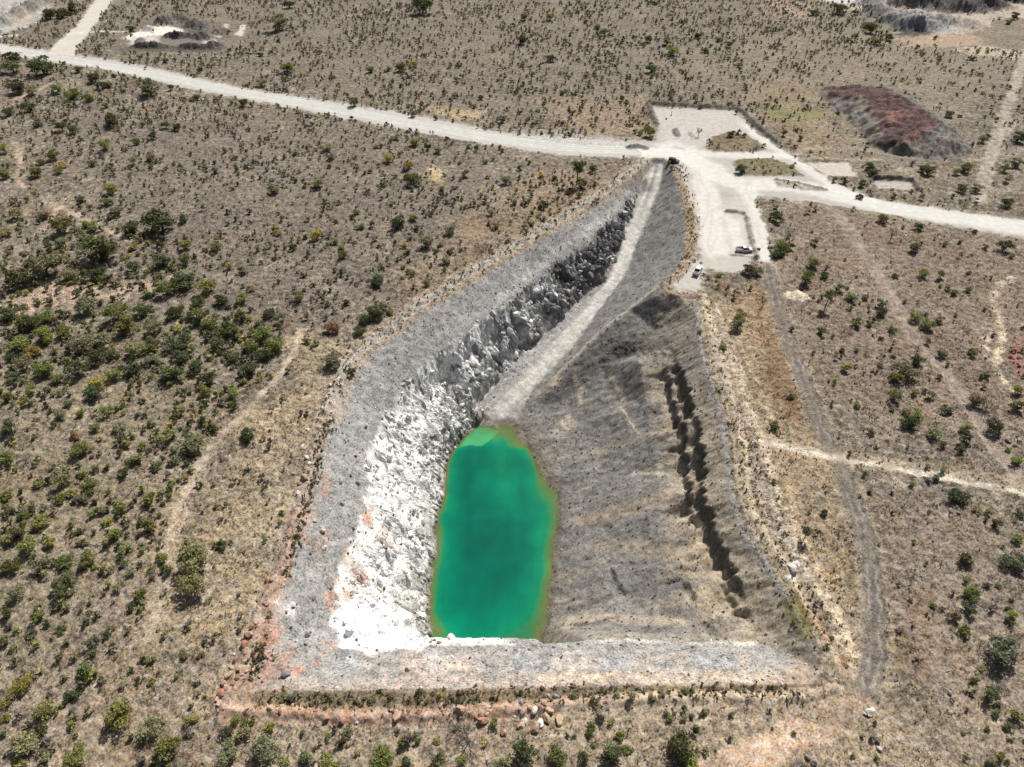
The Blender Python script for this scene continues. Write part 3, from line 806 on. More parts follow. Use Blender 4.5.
# junction, far pad, and the road running off to the right
k, sd = road([(650,107),(685,108.5),(712,110),(735,111),(742,119),(751,128),(771,143),(786,152),(806,164),(831,181),(850,190),(885,201),(930,207),(980,214),(1024,221),(1080,229),
      (1080,247),(1024,237),(980,231),(943,224),(908,218),(873,213),(838,208),(805,202),(773,197),(757,195),(752,201),(690,201),(684,182),(677,165),(663,158),(640,157),(640,142),(655,140),(660,128)], 22, S(190,185,175))
k, sd = road([(690,196),(752,197),(757,209),(764,221),(767,235),(771,253),(770,265),(760,262),(750,258),(746,270),(730,273),(717,271),(706,268),(701,276),(702,290),(676,290),(674,284),(690,270),(699,259),(700,235),(698,212)], 23, S(196,190,179))
for lw, pl in ((5, [(560,150),(610,151),(650,151.5),(690,153),(740,155),(790,156)]), (9, [(640,152),(680,155),(710,166),(722,178),(735,184),(790,184),(840,196),(900,210),(1000,224),(1070,234)]),
               (7, [(690,158),(704,175),(708,200),(712,225),(716,250)]), (5, [(664,146),(676,142),(690,148)]), (5, [(742,120),(760,136),(786,153),(812,170),(838,190),(870,202)]), (6, [(748,190),(758,210),(764,230),(768,262)]), (4, [(722,215),(735,225),(738,250)])):
    k, sd, t, sg = line_sd(pl, lw, 1.4, 5, int(lw*7), pad=3)
    ok = (ZONE[k] >= 22) & (ZONE[k] <= 23)
    mixc(k[ok], S(228,225,217)*(1+.08*n_sml[k[ok]][:, None]), sstep(-2.2, 1.2, sd[ok])*.75)
patch([(652,108),(735,112),(745,122),(740,132),(712,138),(700,148),(662,140),(660,126)], S(200,190,181), .8, 1.5, 1.0, .35)
def island(pixels, col):
    k, sd = poly_sd(pixels, 0.6, 3, 4, 197)
    a = sstep(-.7, .7, sd)
    mixc(k, col*(1+0.25*n_sml[k][:, None]), a); mixg(k, .8, a); ZONE[k[a > .5]] = 0
    Z[k] += (0.25*a*(1+n_sml[k])).astype(np.float32)
island([(705,147),(713,137),(728,132),(746,135),(756,141),(767,149),(753,152),(712,152)], S(132,114,88))
island([(731,162),(745,159),(772,158),(786,163),(804,176),(775,176),(745,175),(737,168)], S(128,120,88))
island([(775,181),(800,184),(826,191),(806,190),(780,186)], S(170,160,140))
# wheel marks
for q in range(26):
    u0 = random.uniform(690, 760); v0 = random.uniform(150, 250)
    k, sd, t, sg = line_sd([(u0, v0), (u0+random.uniform(-10, 12), v0+14), (u0+random.uniform(-14, 20), v0+30)], 0.7, .3, 2, 400+q, pad=1)
    ok = ZONE[k] >= 22; mixc(k[ok], S(206,198,184), sstep(-.3, .3, sd[ok])*.5)
for off in (-3.0, -1.2, 1.0, 2.8):
    P = smooth_line(hit([(-20,45),(60,57.5),(150,73.5),(256,95.5),(350,111),(430,127),(512,141),(580,149),(640,150),(700,155)]))
    d = np.gradient(P, axis=0); nn = np.stack([-d[:, 1], d[:, 0]], 1)/np.linalg.norm(d, axis=1)[:, None]
    k, sd, t, sg = line_sd(None, 1.0, .4, 3, 430+int(off*3)+20, worldpts=P+nn*off, pad=1)
    ok = ZONE[k] >= 20; mixc(k[ok], S(230,228,221), sstep(-.4, .4, sd[ok])*.6)
# small pads by the spoil heap
patch([(808,163),(848,163),(857,177),(826,175)], S(206,198,184), .95, .6, .4, .25, 24)
patch([(875,181),(913,182),(917,190),(877,188)], S(190,184,174), .9, .6, .4, .4, 25)
# windrows round the pads
bund([(648,104),(651,112),(656,124)], 3.4, 1.6, S(116,111,103), 11, seed=201)
bund([(649,104.5),(685,106),(712,107.5),(738,108.5),(748,116),(757,127),(776,142)], 3.2, 1.9, S(112,107,99), 11, seed=202)
bund([(726,211.5),(744,212.5),(748,220),(750,235),(755,252),(757,259)], 2.0, 1.2, S(160,152,140), 11, seed=203)
bund([(731,254.5),(745,256),(757,259)], 1.2, .7, S(190,182,168), 11, seed=204)
bund([(874,179),(900,179),(914,181),(918,190)], 2.6, 1.9, S(92,84,75), 11, seed=205)
bund([(806,161),(848,161)], 1.6, .8, S(130,118,100), 11, seed=206)
bund([(630,147),(637,146),(645,148)], 4.0, 1.4, S(112,108,102), 11, seed=207)
bund([(776,180),(800,183.5),(826,190)], 1.8, .8, S(140,132,120), 11, seed=208)
bund([(805,201.5),(840,207.5),(900,217)], 1.6, .5, S(158,140,112), None, seed=209)
# heaps of grey gravel on the far pad
def mound(uv, rx, ry, h, col, zone):
    c = hit([uv])[0]
    k = np.nonzero((np.abs(X-c[0]) < rx*1.6) & (np.abs(Y-c[1]) < ry*1.6))[0]
    r = np.hypot((X[k]-c[0])/rx, (Y[k]-c[1])/ry) + 0.25*n_sml[k]
    a = sstep(1.0, 0.75, r)
    Z[k] += (h*sstep(1.0, 0.25, r)*(1+0.4*n_sml[k]+0.3*n_fine[k])).astype(np.float32)
    mixc(k, col*(1+0.3*n_fine[k][:, None]), a); mixg(k, .8, a); ZONE[k[a > .5]] = zone
mound((676.5,133), 1.9, 5.5, 1.5, S(156,152,148), 30)
mound((691.5,134), 1.9, 4.5, 0.5, S(176,174,166), 31)
mound((797,296), 4.0, 3.0, .5, S(214,198,172), 32)
def lump(uv, rx, ry, h, col):
    c = hit([uv])[0]
    k = np.nonzero((np.abs(X-c[0]) < rx*1.6) & (np.abs(Y-c[1]) < ry*1.6))[0]
    r = np.hypot((X[k]-c[0])/rx, (Y[k]-c[1])/ry) + 0.35*n_sml[k] + .3*n_mid[k]
    Z[k] += (1.3*h*sstep(1.0, 0.2, r)*(1+0.5*n_sml[k])).astype(np.float32)
    mixc(k, .8*col*(1+0.4*n_sml[k][:, None]), sstep(1.05, .7, r)*.85)
for uv, rx, ry, h, c in (((167,23),8,8,3.5,S(138,132,124)),((183,20),7,7,3,S(124,118,110)),((196,27),9,7,3,S(112,106,100)),((205,38),8,5,2.6,S(108,102,96)),((180,37),12,3,2.4,S(120,114,106)),((150,47),14,3,2.2,S(104,98,90)),
                         ((195,48),16,3,2.2,S(110,104,98)),((222,33),6,8,2,S(120,112,104)),((214,46),7,4,2,S(98,92,86)),((140,42),3,6,1.5,S(126,118,108)),((150,30),5,4,1.6,S(206,198,184)),
                         ((880,14),14,10,4,S(150,148,146)),((892,22),12,8,4,S(164,162,160)),((906,28),12,7,4.5,S(150,148,148)),((925,28),12,7,3.5,S(172,170,168)),((940,22),14,8,3.5,S(176,168,158)),((915,17),12,8,3,S(184,176,166)),
                         ((958,10),26,9,5,S(112,108,106)),((930,6),22,9,5,S(122,118,116)),((985,8),20,8,4,S(104,100,98)),((905,4),16,8,4,S(140,134,130)),((1012,0),20,8,6,S(84,82,82)),((965,24),10,8,2.5,S(190,176,160)),((870,3),14,6,3,S(206,204,200)),
                         ((20,14),7,12,3,S(160,154,146)),((34,8),7,12,3,S(148,142,134)),((6,22),7,10,3,S(170,164,154)),((44,2),8,10,3,S(156,150,142))):
    lump(uv, rx, ry, h, c)
# --- dirt tracks
TRACK_G = [(767,266),(773,290),(779,312),(788,340),(800,370),(812,402),(824,438),(836,458),(848,488),(860,522),(870,560),(875,600),(876,640),(874,668),(868,688),(856,704),(838,716)]
def track(pixels, width, col, zone, amt=.85, ruts=None, g=.55, rough=.6, seed=210):
    k, sd, t, sg = line_sd(pixels, width, rough, 3.0, seed)
    a = sstep(-.7, .7, sd)*amt*np.clip(.85+.5*n_mid[k]+.25*n_sml[k], .25, 1)
    mixc(k, np.asarray(col)[None, :]*(1+.25*n_mid[k][:, None]+.2*n_sml[k][:, None]), a); mixg(k, max(g, .75), a)
    if ruts is not None:
        r = np.exp(-((np.abs(sg)-0.85)/0.35)**2)*np.clip(.6+.8*n_mid[k], 0, 1)
        mixc(k, ruts, r*a*.95)
        Z[k] -= (0.08*r*a).astype(np.float32)
    Z[k] = Z[k]*(1-.7*a) + SOFTZ[k]*.7*a
    if zone is not None: ZONE[k[a > amt*.5]] = zone
track(TRACK_G, 6.2, S(172,156,130), None, .5)
track(TRACK_G, 3.8, S(104,98,92), 40, .95, S(166,154,138), rough=1.0)
track([(760,438),(800,450),(840,457),(880,462),(930,470),(980,478),(1060,492)], 5.0, S(186,166,138), None, .55)
track([(762,440),(800,451),(836,458),(900,469),(960,481),(1024,494),(1070,503)], 1.7, S(212,200,178), 41, .85, None, rough=.9)
track([(800,445),(860,452),(920,463),(1000,474)], .8, S(110,92,72), None, .6)
track([(833,208),(848,228),(863,250),(878,275),(898,305),(910,330),(930,355),(950,377),(975,412),(993,447),(1013,470)], 4.0, S(164,146,128), 42, .75, S(136,124,116))
track([(1032,40),(1023,62),(1013,92),(1003,120),(993,150),(985,175),(980,200)], 4.6, S(182,172,152), 43, .75, S(168,158,144), rough=1.6)
track([(1040,112),(1015,120),(1003,135),(993,152)], 4.0, S(168,158,142), None, .8)
track([(858,706),(830,720),(795,736),(750,756),(700,775)], 5.0, S(198,166,134), 44, 1.0, S(202,182,154), rough=1.2)
track([(-20,112),(0,106),(20,98),(38,90),(52,84)], 3.4, S(184,156,130), 45, .7, rough=1.2)
track([(14,143),(19,152),(21,165),(17,180),(24,188)], 2.2, S(196,168,142), 46, .75, rough=1.2)
track([(44,196),(58,207),(80,216),(100,225),(116,234),(135,244)], 2.2, S(192,166,142), 47, .75, rough=1.4)
track([(303,330),(290,362),(265,392),(243,414),(216,440),(196,470),(182,500),(170,535),(166,570),(156,605),(148,640)], 2.0, S(196,176,150), 48, .65, rough=1.2)
track([(58,207),(50,222),(42,232)], 2.0, S(192,160,134), None, .7)
track([(1015,278),(992,292),(993,305),(1000,322),(1005,340),(994,360),(1000,376),(1012,390)], 1.6, S(214,196,164), None, .8, rough=1.6)
track([(1000,318),(985,340),(990,356)], 1.4, S(206,188,156), None, .7, rough=1.6)
track([(1030,340),(1015,352),(1014,366),(1026,378)], 2.6, S(164,112,96), None, .6, rough=2.4)
track([(800,150),(835,147),(870,150),(905,158),(980,162),(1024,150)], 3.2, S(168,158,138), None, .6)
track([(786,152),(830,160),(880,160)], 2.6, S(186,174,148), None, .5)
track([(70,34),(100,31),(130,32)], 2.5, S(222,214,196), None, .8)
track([(900,606),(920,640),(938,672),(950,700)], 2.4, S(160,144,128), None, .6)
patch([(2,302),(20,290),(45,282),(95,287),(140,286),(172,278),(165,288),(120,296),(80,302),(45,308),(20,318),(2,322)], S(198,166,142), .75, 2.5, 4, .8)
patch([(885,482),(895,478),(905,486),(890,492)], S(206,192,160), .8, 1, 1.2)

# --- spoil heap colours
HP = np.array(px([(819,95),(834,109),(857,128),(871,146),(890,154),(925,159),(960,161),(973,152),(960,135),(946,121),(920,103),(897,91),(865,85),(824,87)], 0.0))[:, :2]
kh, sdh = poly_sd(None, 1.0, 4, 4, 220, worldpts=HP)
ah = sstep(-.8, .8, sdh)
hc = S(128,122,114)[None, :]*(1+.4*n_sml[kh][:, None]+.25*n_mid[kh][:, None])
mixc(kh, hc, ah); mixg(kh, .9, ah); ZONE[kh[ah > .5]] = 50
Z[kh] += ((1.3*n_mid[kh] + 0.7*n_sml[kh] + 1.2*fbm(X[kh]*.4, Y[kh], 5, 3, 226))*ah).astype(np.float32)
RED = S(98,72,69)
def red(pixels, seed, amt=.92):
    k, sd = poly_sd(pixels, 1.4, 4, 5, seed)
    a = sstep(-1, 1, sd)*amt
    mixc(k, RED*(1+.35*n_mid[k][:, None]+.25*n_sml[k][:, None]), a); ZONE[k[a > .5]] = 51
red([(822,89),(835,86),(865,86),(890,89),(893,95),(868,98),(843,101),(828,98)], 221)
red([(866,99),(880,94),(899,96),(916,105),(933,116),(943,123),(933,128),(918,136),(906,146),(900,152),(885,151),(873,146),(883,137),(876,122),(868,108)], 222)
patch([(858,102),(868,103),(884,134),(880,138),(868,120)], S(168,150,128), .5, 1, 1)
blot([(880,112),(900,110),(905,120),(890,124)], S(176,122,110), .5, 2, 223)
blot([(905,140),(930,125),(938,126),(912,142)], S(172,116,108), .6, 1.5, 224)

# tufty relief on the untouched ground
og = (ZONE == 0)
Z[og] += (0.22*np.clip(n_fine[og], -.2, 1) + 0.30*np.clip(tuft[og], -.1, 1) + 0.12*np.clip(n_sml[og], 0, 1)).astype(np.float32)
lum = C@np.array([.25, .6, .15])
C = lum[:, None] + (C-lum[:, None])*0.88
C = np.clip(C, 0.012, 0.86)

# ------------------------------------------------------------------ full grid arrays, then one object for each piece of ground
ZF = np.zeros(NR*NCT, np.float32); ZF[vi] = Z
CF = np.tile(S(146,134,116), (NR*NCT, 1)); CF[vi] = C
GF = np.full(NR*NCT, 0.85); GF[vi] = G
ZNF = np.zeros(NR*NCT, np.int32); ZNF[vi] = ZONE
GXs, GYs = GX.copy(), GY.copy(); GXs[vi] += SHX; GYs[vi] += SHY
V = np.stack([GXs, GYs, ZF], 1).astype(np.float32)
grid = V.reshape(NR, NCT, 3)
du = np.zeros_like(grid); dv = np.zeros_like(grid)
du[:, 1:-1] = grid[:, 2:]-grid[:, :-2]; du[:, 0] = grid[:, 1]-grid[:, 0]; du[:, -1] = grid[:, -1]-grid[:, -2]
dv[1:-1] = grid[2:]-grid[:-2]; dv[0] = grid[1]-grid[0]; dv[-1] = grid[-1]-grid[-2]
NRM = np.cross(du, dv); NRM /= np.linalg.norm(NRM, axis=2, keepdims=True)+1e-9
NRM = NRM.reshape(-1, 3)
idx = np.arange(NR*NCT).reshape(NR, NCT)
Q = np.stack([idx[:-1, :-1], idx[:-1, 1:], idx[1:, 1:], idx[1:, :-1]], -1).reshape(-1, 4)
FZ = ZNF[Q[:, 0]]
CA = np.concatenate([CF, GF[:, None]], 1)
SETTING = {
    0: ('ground', 'dry brown savanna ground round the flooded pit', 'ground', 'structure'),
    2: ('gravel_bench', 'sloping grey gravel bench just inside the pit rim', 'gravel bench', 'structure'),
    3: ('rock_wall', 'broken white and grey rock face above the green lake', 'rock wall', 'structure'),
    4: ('ramp', 'pale haul ramp running down into the pit to the lake', 'ramp', 'structure'),
    5: ('debris_slope', 'dark grey and tan debris slope with a shadowed ledge beside the lake', 'slope', 'structure'),
    6: ('side_slope', 'grey side slope between the pale ramp and the pit rim', 'slope', 'structure'),
    10: ('rim_bund', 'low stony earth bund following the rim of the pit', 'bund', 'structure'),
    11: ('windrow', 'low windrows of dark earth edging the pale gravel pads', 'windrow', 'structure'),
    20: ('haul_road', 'wide white gravel haul road crossing the bush to the pit head', 'road', 'structure'),
    21: ('side_road', 'pale road leaving the white haul road towards the far workings', 'road', 'structure'),
    22: ('road_junction', 'white gravel junction and far pad at the head of the pit ramp', 'road', 'structure'),
    23: ('gravel_pad', 'white gravel pad beside the pit where the pickup is parked', 'pad', 'structure'),
    24: ('small_pad', 'small pale square pad between haul road and red spoil heap', 'pad', 'structure'),
    25: ('small_pad', 'small grey pad behind a dark earth bank below the spoil heap', 'pad', 'structure'),
    30: ('gravel_heap', 'dark grey gravel heap on the far white pad', 'gravel heap', None),
    31: ('gravel_heap', 'low pale grey gravel heap beside the thin tree on the far pad', 'gravel heap', None),
    32: ('earth_heap', 'low pale heap of earth beside the grey track', 'earth heap', None),
    40: ('grey_track', 'dark grey two-rut track running alongside the pit', 'track', 'structure'),
    41: ('pale_track', 'pale narrow track crossing the dark grey track', 'track', 'structure'),
    42: ('faint_track', 'faint overgrown track across the brown grassland', 'track', 'structure'),
    43: ('straight_track', 'straight pale cleared strip beyond the red spoil heap', 'track', 'structure'),
    44: ('tan_track', 'tan earth track curving away round the pit corner', 'track', 'structure'),
    45: ('red_track', 'short reddish earth track below the haul road', 'track', 'structure'),
    46: ('footpath', 'winding pinkish footpath in open scrub', 'path', 'structure'),
    47: ('eroded_path', 'eroded pinkish path above the bare earth patch', 'path', 'structure'),
    48: ('bush_path', 'pale path through straw grass between dense scrub and pit', 'path', 'structure'),
    50: ('spoil_heap', 'grey rubble spoil heap flanks below a dark red top', 'spoil heap', None),
    51: ('spoil_heap', 'dark red crushed earth capping the grey spoil heap', 'spoil heap', None),
}
for zid in np.unique(FZ):
    f = Q[FZ == zid]
    u, inv = np.unique(f, return_inverse=True)
    nm, lab, cat, kind = SETTING[int(zid)]
    me = mesh_np(nm, V[u], inv.reshape(-1, 4), [M_EARTH], zid != 3, CA[u], None if zid == 3 else NRM[u])
    tag(link(nm, me), lab, cat, None, kind)

def ground_z(x, y):
    x = np.asarray(x, float); y = np.asarray(y, float)
    j = np.clip(np.searchsorted(ys, y)-1, 0, NR-2); b = (y-ys[j])/(ys[j+1]-ys[j])
    s = x/W(y)
    i = np.clip(np.searchsorted(s_all, s)-1, 0, NCT-2); a = (s-s_all[i])/(s_all[i+1]-s_all[i])
    g = ZF.reshape(NR, NCT)
    return (g[j,i]*(1-a)+g[j,i+1]*a)*(1-b) + (g[j+1,i]*(1-a)+g[j+1,i+1]*a)*b
def zone_at(x, y):
    j = np.clip(np.searchsorted(ys, y), 0, NR-1); i = np.clip(np.searchsorted(s_all, x/W(y)), 0, NCT-1)
    return ZNF.reshape(NR, NCT)[j, i]
def pit_at(x, y):
    return inside(np.array(RIMW)[:, :2], np.atleast_1d(x), np.atleast_1d(y))

# ------------------------------------------------------------------ the lake
lx = np.arange(-32, 26, 0.35); ly = np.arange(70, 152, 0.35)
gx, gy = np.meshgrid(lx, ly)
dep = ZW - ground_z(gx, gy)
need = np.zeros(gx.shape, bool); w_ = dep > -0.5
need[:] = w_
for s_ in (1, 2):
    need[s_:] |= w_[:-s_]; need[:-s_] |= w_[s_:]; need[:, s_:] |= w_[:, :-s_]; need[:, :-s_] |= w_[:, s_:]
ci = need[:-1, :-1] & need[1:, 1:] & need[1:, :-1] & need[:-1, 1:]
# the pit floor only: drop cells that lie away from the lake
ci &= (gx[:-1, :-1] > -27)
id2 = np.arange(gx.size).reshape(gx.shape)
F = np.stack([id2[:-1, :-1][ci], id2[:-1, 1:][ci], id2[1:, 1:][ci], id2[1:, :-1][ci]], -1)
u, inv = np.unique(F, return_inverse=True)
dd = np.clip(dep.ravel()[u] + 0.5*fbm(gx.ravel()[u], gy.ravel()[u], 3, 3, 240)*sstep(0, 1.5, dep.ravel()[u]), 0, 12)
gxu, gyu = gx.ravel()[u], gy.ravel()[u]
dd = dd*(1-.35*sstep(-2, 8, gxu-(gyu-105)*-.02))*(1+.25*fbm(gxu, gyu*.5, 4, 3, 242))
stops = [(0, S(138,136,96)), (0.3, S(120,138,82)), (0.8, S(76,140,86)), (1.5, S(16,134,96)), (3.0, S(0,122,93)), (5.5, S(0,108,85)), (8, S(0,98,79))]
pt = inside(hit([(470,432),(481,422),(492,427),(499,432),(490,446),(482,456),(468,455),(460,452)]), gxu, gyu)
wc = np.stack([np.interp(dd, [s[0] for s in stops], [s[1][c] for s in stops]) for c in range(3)], 1)
wc[pt] = wc[pt]*.35 + S(92,176,112)*.65
wa = np.interp(dd, [0, .3, 1.0, 2.0], [.35, .6, .9, 1.0])
me = mesh_np('pit_lake', np.stack([gx.ravel()[u], gy.ravel()[u], np.full(len(u), ZW)], 1), inv.reshape(-1, 4), [M_WATER], True, np.concatenate([wc, wa[:, None]], 1))
tag(link('pit_lake', me), 'emerald green water filling the bottom of the pit', 'water', None, 'structure')
# ------------------------------------------------------------------ vegetation: leaf-clump crowns, limbs, twigs
def leaf_cloud(seed, n, size, flat=0.75, lobes=8, tri=False, spread=0.62):
    """leaf-sized faces gathered in uneven lobes; unit half-width, base of the crown at z = 0"""
    r = np.random.default_rng(seed)
    lc = r.normal(size=(lobes, 3)); lc /= np.linalg.norm(lc, axis=1)[:, None]
    lc *= (r.uniform(0.25, 1.0, (lobes, 1))**0.5)*spread
    lr = r.uniform(0.24, 0.46, lobes)
    k = r.integers(0, lobes, n)
    d = r.normal(size=(n, 3)); d /= np.linalg.norm(d, axis=1)[:, None]
    d[:, 2] = np.where((d[:, 2] < -0.3) & (lc[k][:, 2] > -.2), -d[:, 2], d[:, 2])
    p = lc[k] + d*lr[k][:, None]*r.uniform(0.45, 1.1, (n, 1))
    p[:, 2] = (p[:, 2]*flat + flat)
    nrm = d*0.6 + r.normal(size=(n, 3))*0.75; nrm[:, 2] += 0.55
    nrm /= np.linalg.norm(nrm, axis=1)[:, None]
    a = np.cross(nrm, r.normal(size=(n, 3))); a /= np.linalg.norm(a, axis=1)[:, None]
    b = np.cross(nrm, a)
    s = size*r.uniform(0.6, 1.5, (n, 1)); e = r.uniform(0.5, 1.0, (n, 1))
    if tri:
        V = np.stack([p-a*s, p+a*s*.8+b*s*e*.6, p+b*s*-1.0*e+a*s*.3], 1).reshape(-1, 3)
        F = np.arange(3*n).reshape(-1, 3)
    else:
        V = np.stack([p-a*s, p+b*s*e*.7, p+a*s, p-b*s*e*.8], 1).reshape(-1, 3)
        F = np.arange(4*n).reshape(-1, 4)
    return V, F

def stick(P0, P1, r0, r1, sides=5):
    P0, P1 = np.array(P0, float), np.array(P1, float)
    d = P1-P0; d /= np.linalg.norm(d)+1e-9
    a = np.cross(d, [0.3, 0.7, 0.64]); a /= np.linalg.norm(a); b = np.cross(d, a)
    t = np.linspace(0, 2*np.pi, sides, endpoint=False)
    ring = np.cos(t)[:, None]*a + np.sin(t)[:, None]*b
    V = np.vstack([P0+ring*r0, P1+ring*r1])
    F = [(i, (i+1) % sides, sides+(i+1) % sides, sides+i) for i in range(sides)]
    return V, np.array(F)
def join(parts):
    Vs, Fs, o = [], [], 0
    for v, f in parts:
        Vs.append(v); Fs.append(f+o); o += len(v)
    return np.vstack(Vs), np.vstack(Fs)
def trunk_geo(seed, h=1.0, spread=0.55, rad=0.055):
    """tapered, slightly bent trunk with limbs that reach into the crown; h = height where the crown begins, unit half-width crown"""
    r = np.random.default_rng(seed)
    p = [np.zeros(3), np.array([r.uniform(-.05, .05), r.uniform(-.05, .05), h*0.5]), np.array([r.uniform(-.1, .1), r.uniform(-.1, .1), h])]
    S_ = [stick(p[0]-[0, 0, .12], p[1], rad*1.25, rad, 7), stick(p[1], p[2], rad, rad*.8, 7)]
    for k in range(5):
        an = k*1.26 + r.uniform(-.3, .3); q = p[2] + np.array([math.cos(an)*spread*.55, math.sin(an)*spread*.55, r.uniform(.25, .45)])
        e = q + np.array([math.cos(an+.3)*spread*.5, math.sin(an+.3)*spread*.5, r.uniform(.15, .4)])
        S_ += [stick(p[2], q, rad*.6, rad*.38, 5), stick(q, e, rad*.38, rad*.14, 4)]
        f = q + np.array([math.cos(an-.7)*spread*.4, math.sin(an-.7)*spread*.4, r.uniform(.2, .4)])
        S_.append(stick(q, f, rad*.3, rad*.1, 4))
    return join(S_)
def twig_geo(seed, levels=4, base=9):
    """leafless branching shrub, unit half-width"""
    r = np.random.default_rng(seed); out = []
    def grow(p, d, l, rad, lev):
        e = p + d*l
        out.append(stick(p, e, rad, rad*.6, 3))
        if lev == 0: return
        for _ in range(3):
            nd = d + r.normal(size=3)*.55; nd[2] += .12; nd /= np.linalg.norm(nd)
            grow(e, nd, l*r.uniform(.55, .85), rad*.6, lev-1)
    for k in range(base):
        an = r.uniform(0, 6.28); d = np.array([math.cos(an)*.8, math.sin(an)*.8, r.uniform(.5, 1.2)]); d /= np.linalg.norm(d)
        grow(np.zeros(3), d, .34, .026, levels-1)
    return join(out)

CROWNS = [mesh_np('crown', *leaf_cloud(500+i, 1250, 0.066, 0.6, 11+i % 5), [M_LEAF]) for i in range(8)]
BUSHES = [mesh_np('shrub', *leaf_cloud(540+i, 520, 0.095, 0.6, 7+i % 4), [M_LEAF]) for i in range(8)]
TRUNKS = [mesh_np('trunk', *trunk_geo(560+i, 0.55), [M_BARK], True) for i in range(4)]
TALLT = [mesh_np('trunk', *trunk_geo(570+i, 1.5, 0.5, 0.05), [M_BARK], True) for i in range(3)]
TWIGS = [mesh_np('branches', *twig_geo(580+i), [M_BARK]) for i in range(4)]

LEAFC = {'d': (0.145, 0.162, 0.078), 'g': (0.27, 0.29, 0.10), 'o': (0.315, 0.310, 0.175), 'y': (0.44, 0.37, 0.11), 'r': (0.32, 0.20, 0.12), 'b': (0.20, 0.18, 0.165)}
WORD = {'d': 'dark green', 'g': 'bright green', 'o': 'grey-olive', 'y': 'yellow-leaved', 'r': 'rust-brown', 'b': 'bare grey'}

